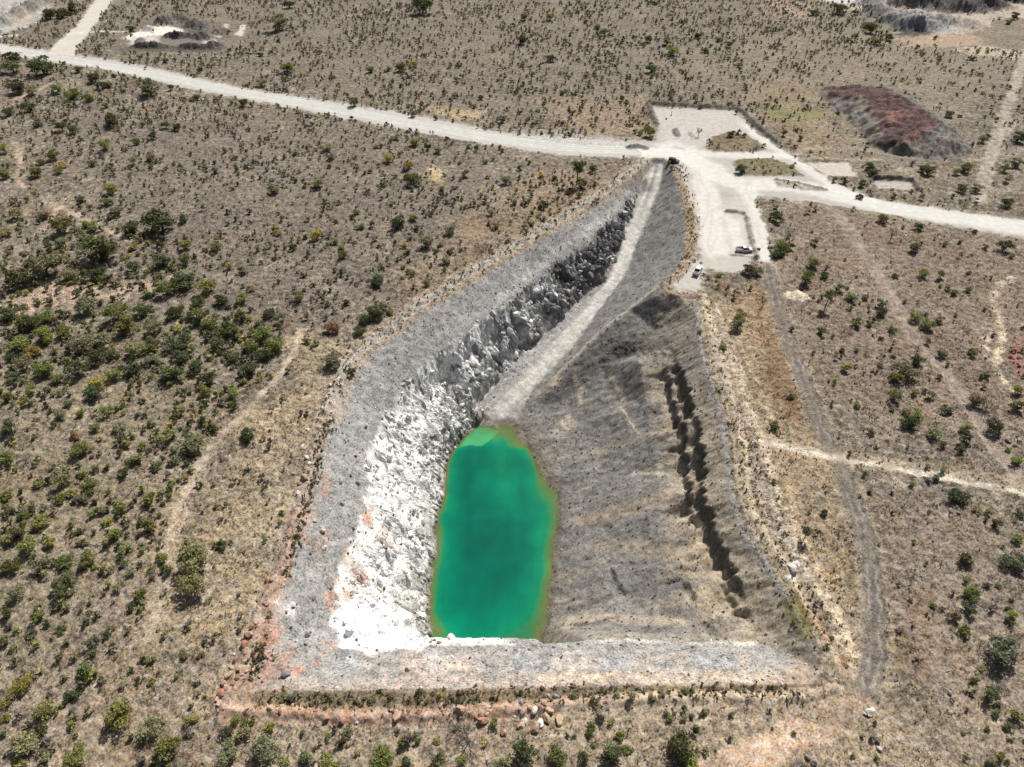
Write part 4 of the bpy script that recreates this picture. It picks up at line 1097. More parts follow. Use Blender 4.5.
# positions read off the photograph in quarter tiles of 256 x 192 px, enlarged four times: x, y, width, colour
TILES = {
(0,192): "20 470 90 d,240 120 90 g,380 200 170 d,515 130 80 d,630 90 150 d,370 130 60 g,240 190 60 o,730 100 50 d,160 270 160 o,60 330 110 d,270 320 70 o,380 310 90 d,530 290 60 d,640 260 90 d,740 205 55 g,735 265 55 g,860 210 60 g,915 290 40 y,965 310 35 d,340 440 100 o,720 340 110 d,660 380 80 g,820 370 90 g,560 460 80 d,460 470 100 g,110 510 100 d,180 490 70 g,235 480 50 d,60 590 100 g,170 560 90 g,250 545 70 g,300 590 110 o,120 630 70 y,400 580 90 o,500 520 100 g,610 530 80 o,690 470 80 d,780 490 90 g,700 580 110 d,790 430 60 d,880 420 70 d,900 540 90 d,960 490 60 d,1000 610 70 g,380 640 90 d,440 640 60 d,530 620 80 o,600 600 70 d,300 700 90 d,170 700 90 g,90 680 80 o,40 640 60 d,520 690 90 d,600 660 70 o,680 710 100 g,780 690 70 d,830 740 80 d,380 750 80 y,220 740 60 g,40 730 60 o,990 700 80 d,930 650 60 d,860 600 70 d,20 150 60 o,60 80 60 o,170 80 60 o,320 25 40 d,420 30 50 o,460 70 60 o,530 210 45 y,1000 380 50 o,965 420 60 g,640 200 40 d,450 720 70 g,720 650 70 d,830 520 70 g",
(0,384): "370 20 90 d,120 20 60 g,115 65 50 o,245 30 40 o,270 70 40 g,235 115 60 o,320 110 45 g,420 100 60 g,475 160 70 o,310 250 90 g,300 200 50 r,600 150 45 d,815 70 45 d,800 140 50 d,930 85 45 d,985 190 80 d,850 170 50 d,660 200 80 o,760 220 120 o,570 240 50 g,490 345 60 d,550 290 60 o,700 290 60 o,620 320 60 o,240 380 80 o,145 390 60 g,350 400 80 g,20 290 70 g,80 280 90 b,20 440 60 g,25 500 60 d,680 410 40 g,590 450 60 g,470 490 70 g,600 560 70 o,330 450 60 o,230 450 60 g,160 540 80 g,90 520 60 g,60 590 80 d,100 640 90 g,200 620 70 g,340 690 90 g,250 700 80 g,450 600 70 g,40 720 80 d,160 720 80 o,490 650 60 o,640 690 60 g,770 690 150 o,740 640 60 o,880 640 60 d,960 660 50 b,660 740 60 d,420 730 60 o,600 740 50 o,20 620 60 g,520 740 60 o,30 160 80 d,20 50 60 d,700 130 50 d,820 20 60 g,930 30 60 g",
(0,576): "250 20 110 d,60 60 80 o,470 30 60 o,550 70 70 g,520 120 50 d,760 30 120 o,150 160 60 g,125 225 50 d,240 210 50 d,310 230 60 b,360 260 70 o,365 310 50 d,330 370 80 g,330 415 60 d,80 430 90 y,20 500 60 y,40 470 60 o,160 530 100 g,20 560 50 g,90 550 50 b,460 550 130 g,280 470 70 d,290 520 60 b,150 610 80 d,80 660 130 o,290 720 110 g,600 600 110 o,660 680 120 g,640 720 90 o,760 570 60 g,750 610 60 b,730 310 50 o,800 310 40 o,615 330 40 o,830 90 40 o,780 430 30 d,910 620 60 d,900 700 100 o,970 620 70 o,990 580 60 g,940 570 50 g,180 720 60 o,60 740 60 g,20 250 60 o,30 150 60 d",
(256,576): "40 690 130 o,60 600 60 g,130 480 40 o,190 720 70 o,280 740 90 g,290 640 40 g,370 620 50 o,340 665 50 d,500 720 120 g,575 670 40 g,645 660 35 d,720 660 40 g,730 730 80 o,820 740 60 g,850 625 170 b,790 610 80 b,950 590 50 g,990 750 80 o,190 625 30 o,110 740 50 g,300 480 35 o,340 490 30 o,460 495 45 o,225 505 30 o,110 485 30 o,400 500 30 o,650 490 30 o,780 480 35 o,600 740 50 d",
(512,576): "50 700 110 d,180 710 100 g,280 720 60 d,350 570 50 d,320 600 50 g,400 580 40 o,310 630 40 d,220 635 25 d,250 640 25 d,400 700 110 d,430 640 50 g,330 670 40 o,460 690 50 g,625 560 50 g,690 565 40 o,680 680 140 d,720 740 90 g,770 545 40 g,510 720 40 b,950 490 90 b,330 490 40 o,420 480 40 o,480 490 50 o,560 480 40 o,600 480 35 o,690 455 40 o,720 460 30 d,250 470 40 o",
(768,576): "820 60 80 g,810 130 60 d,750 150 60 o,790 210 60 g,700 125 30 o,660 110 35 g,880 35 35 d,985 150 60 g,965 125 30 d,975 90 30 d,970 180 40 d,960 290 150 o,900 470 80 d,940 430 90 b,830 410 40 g,860 360 40 o,970 600 50 d,1000 555 60 g,880 610 30 g,975 655 30 d,925 720 50 g,900 750 50 d,960 745 30 d,440 725 30 g,345 720 30 o,105 625 25 d,235 160 25 o,570 90 30 o,580 20 40 b,150 740 100 b,925 35 30 g,800 10 40 g",
(768,384): "95 45 40 d,30 160 55 d,420 185 40 g,570 140 80 d,600 110 60 g,560 100 50 o,500 90 40 o,670 190 70 o,720 90 60 d,650 40 50 o,510 40 70 o,590 30 40 g,840 60 70 o,890 80 110 b,910 160 80 d,1000 20 60 g,1000 85 60 d,800 170 60 o,795 210 60 d,770 250 60 d,700 240 40 o,1000 300 60 g,965 260 30 g,770 440 90 d,740 465 50 b,840 495 50 o,880 510 40 o,920 555 50 d,870 540 25 d,1010 510 50 d,800 695 75 d,160 585 55 D,225 515 40 d,640 330 30 o,700 340 40 o,670 375 40 d,580 400 40 o,1000 610 60 g,990 690 100 d,360 80 40 o,860 10 30 o",
(768,192): "40 90 60 d,95 90 30 b,95 140 60 b,60 210 80 g,40 240 50 d,95 215 40 d,190 190 40 g,185 275 60 g,160 340 70 g,230 325 40 d,250 400 65 D,340 410 60 o,290 380 50 o,320 380 20 d,395 410 40 g,450 440 50 o,460 470 60 d,355 515 50 g,410 530 30 g,220 550 50 d,330 550 50 b,500 545 40 g,595 490 60 g,645 520 60 g,690 500 50 o,590 215 55 d,510 140 50 B,605 130 45 d,460 95 50 o,515 330 35 g,625 320 50 g,690 330 45 g,720 380 30 o,750 395 40 o,805 385 35 d,955 205 65 d,975 250 30 o,1005 230 40 b,710 205 30 o,870 215 30 o,800 540 50 b,820 635 50 g,905 570 25 d,870 580 20 d,700 645 50 d,720 690 25 d,610 610 50 B,600 670 60 d,560 700 110 o,520 740 60 g,320 700 50 g,360 630 30 g,390 650 20 o,455 580 30 d,500 655 30 d,450 690 30 o,685 740 30 g,875 730 40 d,960 30 60 d,370 10 40 d,790 40 40 b,830 150 30 d,410 5 20 d,770 195 25 d,640 590 40 o",
(512,192): "120 50 40 d,75 125 30 d,10 40 30 o,950 300 65 d,985 310 50 o,830 325 30 g,915 480 60 g,910 520 70 o,855 405 20 d,890 425 25 d,1010 420 40 B,850 610 40 g,340 30 30 o",
(256,192): "400 75 35 g,385 95 30 d,420 130 40 g,145 215 40 d,340 210 40 g,345 245 50 d,310 190 40 o,275 35 30 d,145 40 25 o,570 110 70 d,630 95 45 g,645 135 40 d,700 75 35 d,680 190 70 o,780 140 60 o,490 330 60 o,480 350 60 d,500 290 30 o,615 310 40 o,740 5 30 d,915 35 30 d,940 75 40 o,900 215 60 b,760 265 50 o,680 350 50 o,840 55 30 o,960 130 40 o,75 260 30 d,190 330 30 d,165 415 60 o,200 590 40 g,240 600 30 o,300 525 80 r,480 465 90 d,415 545 60 d,430 500 60 d,300 660 100 o,380 710 50 d,20 560 90 g,70 600 90 g,30 640 80 d,50 480 60 d,100 500 50 o,540 50 20 d,125 715 30 d,225 370 30 d,10 740 40 g,85 155 40 y,240 165 60 y,590 205 40 y,720 230 30 d,540 470 40 g",
(0,0): "155 240 110 d,40 215 70 d,350 380 50 g,420 415 35 g,440 465 80 d,370 300 60 d,400 330 50 d,110 415 60 d,150 480 50 o,240 500 50 d,285 510 50 d,785 380 35 d,970 405 40 d,660 235 30 d,590 335 90 o,680 345 30 d,415 570 60 g,210 610 60 g,235 650 50 y,230 675 40 g,540 560 40 g,710 505 40 d,610 540 40 d,660 495 40 d,365 645 40 o,140 680 60 g,15 690 50 g,440 745 60 g,600 620 50 r,530 640 40 o,190 45 60 d,240 40 60 d,285 20 60 d,730 40 25 d,520 105 40 d,30 440 50 d,60 330 80 d,120 350 60 o,220 340 60 o,280 360 70 g,10 590 50 g,160 640 40 o,40 250 80 o,640 210 20 d,800 230 25 d,430 330 40 d,310 270 40 d,580 270 18 d,460 300 20 d,560 315 25 o",
(256,0): "665 5 90 d,130 5 50 d,85 75 90 o,120 260 60 g,20 210 30 g,300 300 30 g,480 580 30 g,635 560 50 g,530 625 50 y,610 655 45 y,610 695 40 g,625 705 70 d,745 745 40 g,280 580 50 o,300 620 40 o,765 550 25 d,850 580 30 d,690 575 30 d,875 420 25 d,630 450 35 o,390 400 50 o,575 400 25 d,985 470 40 o,1000 710 50 o,245 725 60 o,70 740 60 o,840 690 40 g,555 545 30 o,20 320 50 o,580 260 50 g,455 270 40 g,530 270 30 g,630 250 40 y,795 375 35 o,900 385 30 d,920 640 30 o,730 595 40 o,275 455 20 d,520 430 20 d,915 505 20 d,790 480 20 d",
(512,0): "155 225 42 d,265 655 75 D,170 705 30 d,325 670 40 d,280 730 50 g,80 740 35 y,115 690 35 y,555 520 55 g,515 525 30 o,752 505 35 B,880 530 40 d,920 665 55 d,980 580 40 b,730 385 20 d,440 390 30 d,235 370 20 d,205 365 25 d,30 445 25 d,500 265 20 d,560 265 50 d,640 190 60 g,545 150 40 d,770 195 30 d,870 170 30 d,910 255 30 g,745 140 30 d,620 160 40 o,370 120 40 o,345 100 30 d,150 60 40 g,50 60 40 g,40 150 50 d,830 150 30 d,930 540 25 d,790 560 25 d,1010 580 25 d",
(768,0): "185 40 40 d,290 25 60 d,350 45 30 d,420 100 60 d,490 140 40 d,440 150 50 g,400 90 40 d,600 180 25 d,675 145 25 d,615 120 20 d,820 225 30 d,880 205 20 d,990 55 40 d,965 80 30 d,730 450 40 o,860 550 40 o,880 540 30 d,280 450 30 D,65 530 30 d,130 545 35 d,410 660 50 d,430 680 50 d,650 670 60 d,800 660 60 g,760 680 40 o,780 745 50 d,380 730 40 d,310 715 40 d,1010 540 60 d,1000 640 60 o,950 670 40 g,960 710 40 o,840 740 60 o,915 725 40 b,270 715 30 g,95 660 30 o,110 650 15 d,20 625 12 d,710 635 15 d,410 725 15 d,625 670 40 d,820 570 20 d",
}
plants = []
for (tx, ty), s in TILES.items():
    for item in s.split(','):
        a = item.split()
        plants.append((tx+float(a[0])/4.0, ty+float(a[1])/4.0, float(a[2])/4.0, a[3]))

LANDMARKS = [
    ('beside the white haul road', hit([(0,48),(60,56),(150,73),(256,95),(350,111),(430,127),(512,141),(600,150),(880,206),(960,220),(1024,229)]), 16),
    ('beside the dark red spoil heap', hit([(830,92),(880,120),(905,140),(950,145)]), 30),
    ('beside the far white pad', hit([(650,106),(735,110),(770,143),(720,152)]), 10),
    ('below the pad where the pickup is parked', hit([(717,271),(746,271),(770,262)]), 10),
    ('on the earth strip below the pit, behind the bund', hit([(226,712),(380,718),(560,706),(790,700)]), 12),
    ('along the dark grey track', hit(TRACK_G), 10),
    ('along the pale crossing track', hit([(762,440),(836,458),(960,481),(1070,503)]), 11),
    ('along the faint track in the brown grassland', hit([(833,208),(878,275),(930,355),(1013,470)]), 9),
    ('beside the bare pinkish earth', hit([(20,300),(90,294),(150,287)]), 16),
    ('along the pinkish footpath', hit([(14,143),(20,170),(44,196),(80,216),(135,244)]), 14),
    ('along the pale path in the straw grass', hit([(303,330),(265,392),(216,440),(182,500),(166,570),(148,640)]), 8),
    ('outside the pit rim bund', np.vstack([hit(BUND_L), hit(BUND_L2)]), 11),
    ('near the far pale workings', hit([(130,40),(205,40)]), 30),
    ('near the far grey tailings', hit([(900,30),(960,30),(870,15)]), 50),
]
def where(x, y):
    best = None
    for ph, P, lim in LANDMARKS:
        d, _, _ = seg_dist(np.array(P), np.array([x]), np.array([y]))
        if d[0] < lim and (best is None or d[0]/lim < best[0]): best = (d[0]/lim, ph)
    if best: return best[1]
    u = 512+FOC*x/depth_of(y, 0)
    if y > 285: return 'in the open scrub beyond the haul road'
    if x > 30: return 'in the brown grassland between tracks'
    if y < 185 and x < -55: return 'in the dense scrub below the bare pinkish earth'
    return 'in the open scrub between haul road and pit'

n_tree = n_shrub = 0
extra = []                                     # small ones past the limit go with the scrub
TREE_N, SHRUB_N = {}, {}
plants.sort(key=lambda p: -p[2])
occupied = []
for u, v, wpx, kd in plants:
    tall = kd.isupper(); kd = kd.lower()
    x, y = at_z(u, v, 1.0)
    wm = wpx*depth_of(float(y), 1.0)/FOC*1.12
    hc = wm*(1.05 if tall else 0.42) if wm > 3 else wm*(1.0 if tall else 0.38)
    x, y = at_z(u, v, hc); x, y = float(x), float(y)
    if pit_at(x, y)[0]: continue
    z = float(ground_z(x, y))
    ph = where(x, y)
    tone = random.uniform(0.72, 1.28); col = np.array(LEAFC[kd])*tone; tw = 'deep ' if tone < .85 else 'pale ' if tone > 1.15 else ''
    col = np.append(col*np.array([random.uniform(.88, 1.12), 1, random.uniform(.85, 1.15)]), 1.0)
    rad = wm/2
    occupied.append((x, y, rad))
    size = 'large' if wm > 6.5 else ('small' if wm < 3.2 else 'medium')
    if kd == 'b':
        o = link('bare_shrub', None, None, (x, y, z)); hgt = 1.6 if tall else 0.85
        b = link('branches', random.choice(TWIGS), o); b.scale = (rad*1.0, rad*1.0, rad*hgt); b.rotation_euler[2] = random.uniform(0, 6.28)
        b.color = (0.17, 0.155, 0.145, 1)
        if tall:
            f = link('stem', random.choice(TALLT), o); f.scale = (rad, rad, rad*.7); f.color = (0.09, .075, .06, 1); b.location[2] = rad*.6
        tag(o, f'{"tall" if tall else size} bare grey twiggy shrub {ph}', 'bare shrub', f'bare grey shrubs {ph}')
        continue
    if (wm >= 4.2 or tall) and n_tree < 290:
        n_tree += 1
        o = link('tree', None, None, (x, y, z))
        c = link('crown', random.choice(CROWNS), o); c.color = col
        if tall:
            c.scale = (rad, rad, rad*.85); c.location[2] = rad*1.25
        else:
            sq = random.uniform(.9, 1.15); zs = random.uniform(.78, 1.15); c.scale = (rad*sq, rad/sq, rad*zs); shape = 'flat-topped' if zs < .9 else 'domed' if zs > 1.03 else 'rounded'; c.location[2] = rad*.02
        t = link('trunk', random.choice(TALLT if tall else TRUNKS), o); t.scale = (rad, rad, rad*(1 if tall else .62)); t.color = (0.085, 0.07, 0.055, 1)
        rz = random.uniform(0, 6.28); c.rotation_euler[2] = rz; t.rotation_euler[2] = rz
        nm = 'tall thin-stemmed' if tall else size+' '+shape
        tag(o, f'{nm} {tw}{WORD[kd]} tree {ph}', 'tree', f'{WORD[kd]} trees {ph}')
    elif n_shrub < 290:
        n_shrub += 1
        o = link('shrub', random.choice(BUSHES), None, (x, y, z-0.05)); o.color = col
        sq = random.uniform(.9, 1.15); zs = random.uniform(.75, 1.25); o.scale = (rad*sq, rad/sq, rad*zs); o.rotation_euler[2] = random.uniform(0, 6.28)
        tag(o, f'{"large" if wm > 3.6 else "small" if wm < 2.2 else "medium"} {"flat" if zs < .9 else "upright" if zs > 1.08 else "rounded"} {tw}{WORD[kd]} shrub {ph}', 'shrub', f'{WORD[kd]} shrubs {ph}')
    else:
        extra.append((x, y, z, rad, col[:3]))

SHORT = {'in the dense scrub below the bare pinkish earth': 'in the dense scrub', 'in the open scrub beyond the haul road': 'beyond the haul road',
         'in the brown grassland between tracks': 'in the brown grassland', 'in the open scrub between haul road and pit': 'in the open scrub'}
veg = [o for o in COL.objects if o.parent is None and o.get('category') in ('tree', 'shrub', 'bare shrub')]
vxy = np.array([o.location[:2] for o in veg])
desc = [' '.join(o['label'].split(' '+o['category'].split()[-1])[0].split()[-3:])+' '+o['category'].split()[-1] for o in veg]
byl = {}
for i, o in enumerate(veg): byl.setdefault(o['label'], []).append(i)
for lab, ids in byl.items():
    if len(ids) < 2: continue
    for i in ids:
        d = np.hypot(*(vxy-vxy[i]).T); d[i] = 1e9
        j = int(d.argmin())
        if d[j] > 14: continue
        new = lab
        for a, b in SHORT.items():
            if a in lab: new = lab.replace(a, f'beside a {desc[j]} {b}')
        if new == lab: new = lab + f', next to a {desc[j]}'
        if len(new.split()) <= 16: veg[i]['label'] = new

# ------------------------------------------------------------------ the scrub nobody could count: small bushes and saplings as one mass
def scatter(temps, xs, ys_, zs, sx, sz, cols, rot=None):
    """joined copies of small templates"""
    n = len(xs); pick = RNG.integers(0, len(temps), n)
    rot = RNG.uniform(0, 2*np.pi, n) if rot is None else rot
    Vs, Fs, Cs, off = [], [], [], 0
    for k, (tv, tf) in enumerate(temps):
        m = np.nonzero(pick == k)[0]
        if not len(m): continue
        c, s = np.cos(rot[m])[:, None], np.sin(rot[m])[:, None]
        vx = (tv[None, :, 0]*c - tv[None, :, 1]*s)*sx[m][:, None] + xs[m][:, None]
        vy = (tv[None, :, 0]*s + tv[None, :, 1]*c)*sx[m][:, None] + ys_[m][:, None]
        vz = tv[None, :, 2]*sz[m][:, None] + zs[m][:, None]
        Vs.append(np.stack([vx, vy, vz], -1).reshape(-1, 3))
        Fs.append((tf[None] + (np.arange(len(m))*len(tv))[:, None, None] + off).reshape(-1, tf.shape[1]))
        Cs.append(np.repeat(cols[m], len(tv), 0)); off += len(m)*len(tv)
    return np.vstack(Vs), np.vstack(Fs), np.vstack(Cs)

def frustum_points(n, y0, y1):
    yy = RNG.uniform(y0, y1, n*2); keep = RNG.uniform(0, 1, n*2) < W(yy)/W(y1); yy = yy[keep][:n]
    return RNG.uniform(-1.3, 1.3, len(yy))*W(yy), yy
def veg_ok(x, y, zones=(0,)):
    z = zone_at(x, y)
    ok = np.isin(z, zones)
    return ok & ~inside(np.array(RIMW)[:, :2], x, y)
def in_px(pixels, x, y): return inside(hit(pixels), x, y)

DENSE = [(-60,230),(60,215),(140,232),(210,300),(290,310),(285,350),(235,400),(200,450),(175,520),(160,600),(150,780),(-60,800)]
HILL = [(-60,110),(60,80),(330,120),(560,165),(620,178),(520,240),(420,290),(340,350),(290,330),(210,290),(140,235),(60,210),(-60,230)]
BROWN = [(780,200),(1080,250),(1080,800),(900,800),(870,600),(830,450),(790,330)]
PURE = [(700,290),(790,300),(850,460),(870,600),(870,700),(700,720)]
GRASSY = [(740,80),(1030,60),(1030,210),(800,160)]
xs, yy = frustum_points(59000, 14, 560)
m = veg_ok(xs, yy); xs, yy = xs[m], yy[m]
prob = np.full(len(xs), 0.42)
prob[yy > 285] = 0.58
prob[in_px(HILL, xs, yy)] = 0.85
prob[in_px(DENSE, xs, yy)] = 1.0
prob[in_px(BROWN, xs, yy)] = 0.20
prob[in_px(PURE, xs, yy)] = 0.07
prob[in_px(GRASSY, xs, yy)] = 0.22
prob *= np.clip(0.75+0.9*fbm(xs, yy, 30, 3, 600), 0.08, 1.6)
for pl in ([(-60,-30),(60,-30),(52,10),(30,28),(-60,38)], [(110,52),(118,34),(150,22),(215,18),(250,22),(246,40),(222,54)], [(860,-30),(1080,-30),(1080,30),(1000,40),(960,52),(895,46),(880,22)], [(905,40),(1080,60),(1080,44),(960,30)]):
    prob[in_px(pl, xs, yy)] *= 0.06
m = RNG.uniform(0, 1, len(xs)) < prob
xs, yy = xs[m], yy[m]
n = len(xs)
dens = in_px(DENSE, xs, yy); hill = in_px(HILL, xs, yy); far = yy > 285
rad = RNG.uniform(0.35, 0.95, n); rad[dens] = RNG.uniform(0.5, 1.7, dens.sum())
rad[far] = RNG.uniform(0.5, 1.25, far.sum()); rad[hill] = RNG.uniform(0.4, 1.0, hill.sum())
rad = np.minimum(rad*np.exp(RNG.normal(0, .3, n)), np.where(yy < 140, 1.15, 1.5))
hz = rad*RNG.uniform(0.8, 1.5, n); hz[far] = RNG.uniform(0.8, 1.9, far.sum())
pal = np.array([LEAFC['d'], LEAFC['g'], LEAFC['o'], LEAFC['y'], (.25, .22, .195), (0.165, 0.15, 0.12), (0.27, 0.235, 0.185)])
def choose(p, k): return pal[RNG.choice(len(pal), k, p=p)]
cl = choose([.12, .10, .30, .03, .19, .18, .08], n)
cl[dens] = choose([.20, .26, .34, .04, .08, .04, .04], dens.sum())
cl[far] = choose([.18, .08, .34, .01, .16, .15, .08], far.sum())
cl = cl*RNG.uniform(.75, 1.3, (n, 1))
if extra:
    ex = np.array([(e[0], e[1], e[3]) for e in extra]); xs = np.r_[xs, ex[:, 0]]; yy = np.r_[yy, ex[:, 1]]; rad = np.r_[rad, ex[:, 2]]; hz = np.r_[hz, ex[:, 2]]
    cl = np.vstack([cl, np.array([e[4] for e in extra])])
temps = [leaf_cloud(620+i, 52, 0.26, 0.55, 6, True) for i in range(5)]
V_, F_, C_ = scatter(temps, xs, yy, ground_z(xs, yy)-0.05, rad, hz, cl)
me = mesh_np('scrub', V_, F_, [M_SCRUB], False, C_)
tag(link('scrub', me), 'low grey-green bushes and saplings dotted over the dry plain', 'scrub', None, 'stuff')
print('trees', n_tree, 'shrubs', n_shrub, 'extra', len(extra), 'scrub', n)

# dry grass tufts
blades = []
for i in range(4):
    r = np.random.default_rng(640+i); T = []
    for q in range(6):
        an = r.uniform(0, 6.28); w = r.uniform(.15, .3); l = r.uniform(.5, 1.0); h = r.uniform(.4, 1.0)
        T += [(math.cos(an+1.57)*w, math.sin(an+1.57)*w, 0), (-math.cos(an+1.57)*w, -math.sin(an+1.57)*w, 0), (math.cos(an)*l, math.sin(an)*l, h)]
    blades.append((np.array(T), np.arange(18).reshape(-1, 3)))
xs, yy = frustum_points(136000, 14, 235)
m = veg_ok(xs, yy, (0, 10)); xs, yy = xs[m], yy[m]
m = RNG.uniform(0, 1, len(xs)) < np.clip(0.42+1.3*fbm(xs, yy, 6, 3, 650), .06, 1)*np.clip(1.4-yy/260, .3, 1); xs, yy = xs[m], yy[m]
n = len(xs)
gp = .92*np.array([S(194,177,142), S(164,146,114), S(134,112,86), S(122,114,78), S(204,192,164), S(108,97,88)])
fld = fbm(xs, yy, 13, 3, 652)*1.6 + RNG.normal(0, .55, n)
gi = np.digitize(fld, [-1.0, -.35, .15, .6, 1.0])
cl = gp[np.array([4, 0, 1, 2, 3, 5])[gi]]*RNG.uniform(.75, 1.2, (n, 1))
rr = RNG.uniform(.18, .52, n)
V_, F_, C_ = scatter(blades, xs, yy, ground_z(xs, yy)-0.03, rr, rr*RNG.uniform(.5, 1.3, n), cl)
tag(link('dry_grass', mesh_np('dry_grass', V_, F_, [M_SCRUB], False, C_)), 'straw and brown grass tufts over the dry ground', 'grass', None, 'stuff')
# green-brown weeds on the inner side of the bunds
def along(pixels, n, spread, seed):
    P = smooth_line(hit(pixels)); r = np.random.default_rng(seed)
    d = np.r_[0, np.cumsum(np.linalg.norm(np.diff(P, axis=0), axis=1))]; t = r.uniform(0, d[-1], n)
    return np.interp(t, d, P[:, 0])+r.normal(0, spread, n), np.interp(t, d, P[:, 1])+r.normal(0, spread, n)
wx, wy = [], []
for pl, n, sp in (([(262,697),(350,701),(440,700),(560,694),(690,692),(800,692)], 300, .9), ([(332,416),(320,449),(312,484),(303,514),(294,544),(287,574)], 210, .7), (BUND_L, 300, 1.3), (BUND_R, 120, 1.6),
                   ([(726,392),(752,470),(775,520),(800,570),(830,640)], 150, 2.2), (BUND_C, 160, 1.1), ([(262,640),(254,676)], 60, .8)):
    a, b = along(pl, n, sp, 660+n); wx.append(a); wy.append(b)
wx = np.concatenate(wx); wy = np.concatenate(wy); n = len(wx)
cl = np.array([(.17, .15, .075), (.12, .125, .06), (.22, .18, .11), (.30, .25, .16)])[RNG.choice(4, n, p=[.3, .25, .25, .2])]*RNG.uniform(.7, 1.3, (n, 1))
rr = RNG.uniform(.22, .6, n)
V_, F_, C_ = scatter([leaf_cloud(680+i, 16, 0.42, 0.6, 3, True) for i in range(3)], wx, wy, ground_z(wx, wy)-.04, rr, rr*1.0, cl)
tag(link('rim_weeds', mesh_np('rim_weeds', V_, F_, [M_SCRUB], False, C_)), 'low olive weeds growing along the bunds round the pit', 'weeds', None, 'stuff')

# ------------------------------------------------------------------ rocks
def rock_geo(seed, sub=2, cut=.55):
    import bmesh
    bm = bmesh.new(); bmesh.ops.create_icosphere(bm, subdivisions=sub, radius=1)
    r = np.random.default_rng(seed)
    pl = r.normal(size=(9, 3)); pl /= np.linalg.norm(pl, axis=1)[:, None]; dist = r.uniform(cut, .95 if cut > .5 else .7, 9)
    sc = np.array([1, r.uniform(.65, .95), r.uniform(.55, .8)])
    V = np.array([v.co[:] for v in bm.verts])
    for p, d in zip(pl, dist):
        h = V@p; m = h > d; V[m] -= np.outer(h[m]-d, p)
    V += r.normal(0, .035, V.shape); V *= sc
    F = np.array([[v.index for v in f.verts] for f in bm.faces]); bm.free()
    return V, F
ROCKS = [mesh_np('boulder', *rock_geo(700+i), [M_ROCK]) for i in range(8)]
RUST, PINK, GREYR, DARK, WHITE = S(180,134,108), S(204,174,148), S(172,168,163), S(104,101,98), S(226,220,210)
def boulder(u, v, d_m, col, label, group, cat='boulder'):
    x, y = hit([(u, v)])[0]
    z = float(ground_z(x, y))
    o = link('boulder', random.choice(ROCKS), None, (x, y, z+d_m*.14))
    s = d_m/2; o.scale = (s*random.uniform(.85, 1.15), s*random.uniform(.85, 1.15), s*random.uniform(.85, 1.2)); o.rotation_euler = (random.uniform(-.3, .3), random.uniform(-.3, .3), random.uniform(0, 6.28))
    o.color = tuple(np.clip(col*random.uniform(.8, 1.15), 0, .85)) + (1,)
    tag(o, label, cat, group)
# the big cluster below the pit and its neighbours, read off the photograph (80 x 60 px enlarged 12.8 times)
for ex_, ey, w, c in ((270,460,90,PINK),(320,400,70,WHITE),(455,490,110,PINK),(510,420,80,WHITE),(590,370,130,PINK),(760,400,130,PINK),(440,280,100,WHITE),(300,300,70,PINK),(560,200,80,PINK),(45,550,70,PINK),
                      (640,280,90,PINK),(720,90,80,GREYR),(620,70,60,GREYR),(270,170,80,GREYR),(480,150,50,GREYR),(540,470,60,WHITE),(700,180,60,PINK),(380,250,60,PINK)):
    cn = 'pale' if c is WHITE else ('grey' if c is GREYR else 'pinkish tan')
    boulder(500+ex_/12.8, 690+ey/12.8, w/12.8/5.9*1.25, c, f'{"big" if w > 95 else "small" if w < 65 else "medium"} {cn} boulder in the rock pile on the bund below the pit', 'boulders in the rock pile below the pit')
for zx, zy, w in ((565,570,35),(820,545,35),(910,585,35),(990,630,25),(345,580,30),(285,575,20),(545,545,18),(655,550,22),(150,520,16),(60,535,24),(610,545,16),(740,520,18),(925,560,16),(880,570,14),(440,545,14),(240,545,16),(100,550,18)):
    bc = PINK if random.random() < .6 else RUST
    boulder(256+zx/4, 576+zy/4, w/4/5.9*1.3, bc, f'{"large" if w > 28 else "medium" if w > 17 else "small"} {"tan" if bc is PINK else "rusty"} boulder on the straight bund below the gravel bench', 'boulders on the straight bund')
for zx, zy, w in ((290,325,50),(270,350,45),(255,390,60),(230,440,55),(225,400,35),(350,105,40),(370,115,30),(340,230,40),(298,205,25),(150,590,50),(185,510,40),(110,690,60),(140,660,40),(200,570,35),(195,610,35),(270,565,30),(240,570,25),(305,595,25),(100,740,50),(120,630,40),(300,250,25),(345,60,30),(330,180,25),(475,745,25),(160,550,30),(90,715,35),(175,640,30),(215,590,25)):
    bc = PINK if random.random() < .4 else RUST
    boulder(200+zx/5.115, 560+zy/5.115, w/5.115/5.6*0.95, bc, f'{"large" if w > 42 else "medium" if w > 30 else "small"} {"tan" if bc is PINK else "rusty"} boulder on the reddish stretch of the rim bund', 'boulders on the reddish rim bund')
for zx, zy, w, c in ((440,175,16,DARK),(398,290,12,DARK),(380,370,12,DARK),(340,395,20,GREYR),(408,398,18,GREYR),(235,548,16,WHITE),(268,590,22,WHITE),(275,657,18,WHITE),(265,575,14,WHITE),(390,580,12,DARK),(345,480,16,GREYR),(372,525,14,GREYR),(360,230,14,GREYR),(300,505,12,WHITE)):
    boulder(256+zx/4, 384+zy/4, w/4/4.5*1.3, c, '%s loose %s block lying on the grey gravel bench' % ('large' if w > 16 else 'small' if w < 13 else 'medium', 'dark grey' if c is DARK else 'pale' if c is WHITE else 'grey'), 'loose blocks on the gravel bench')
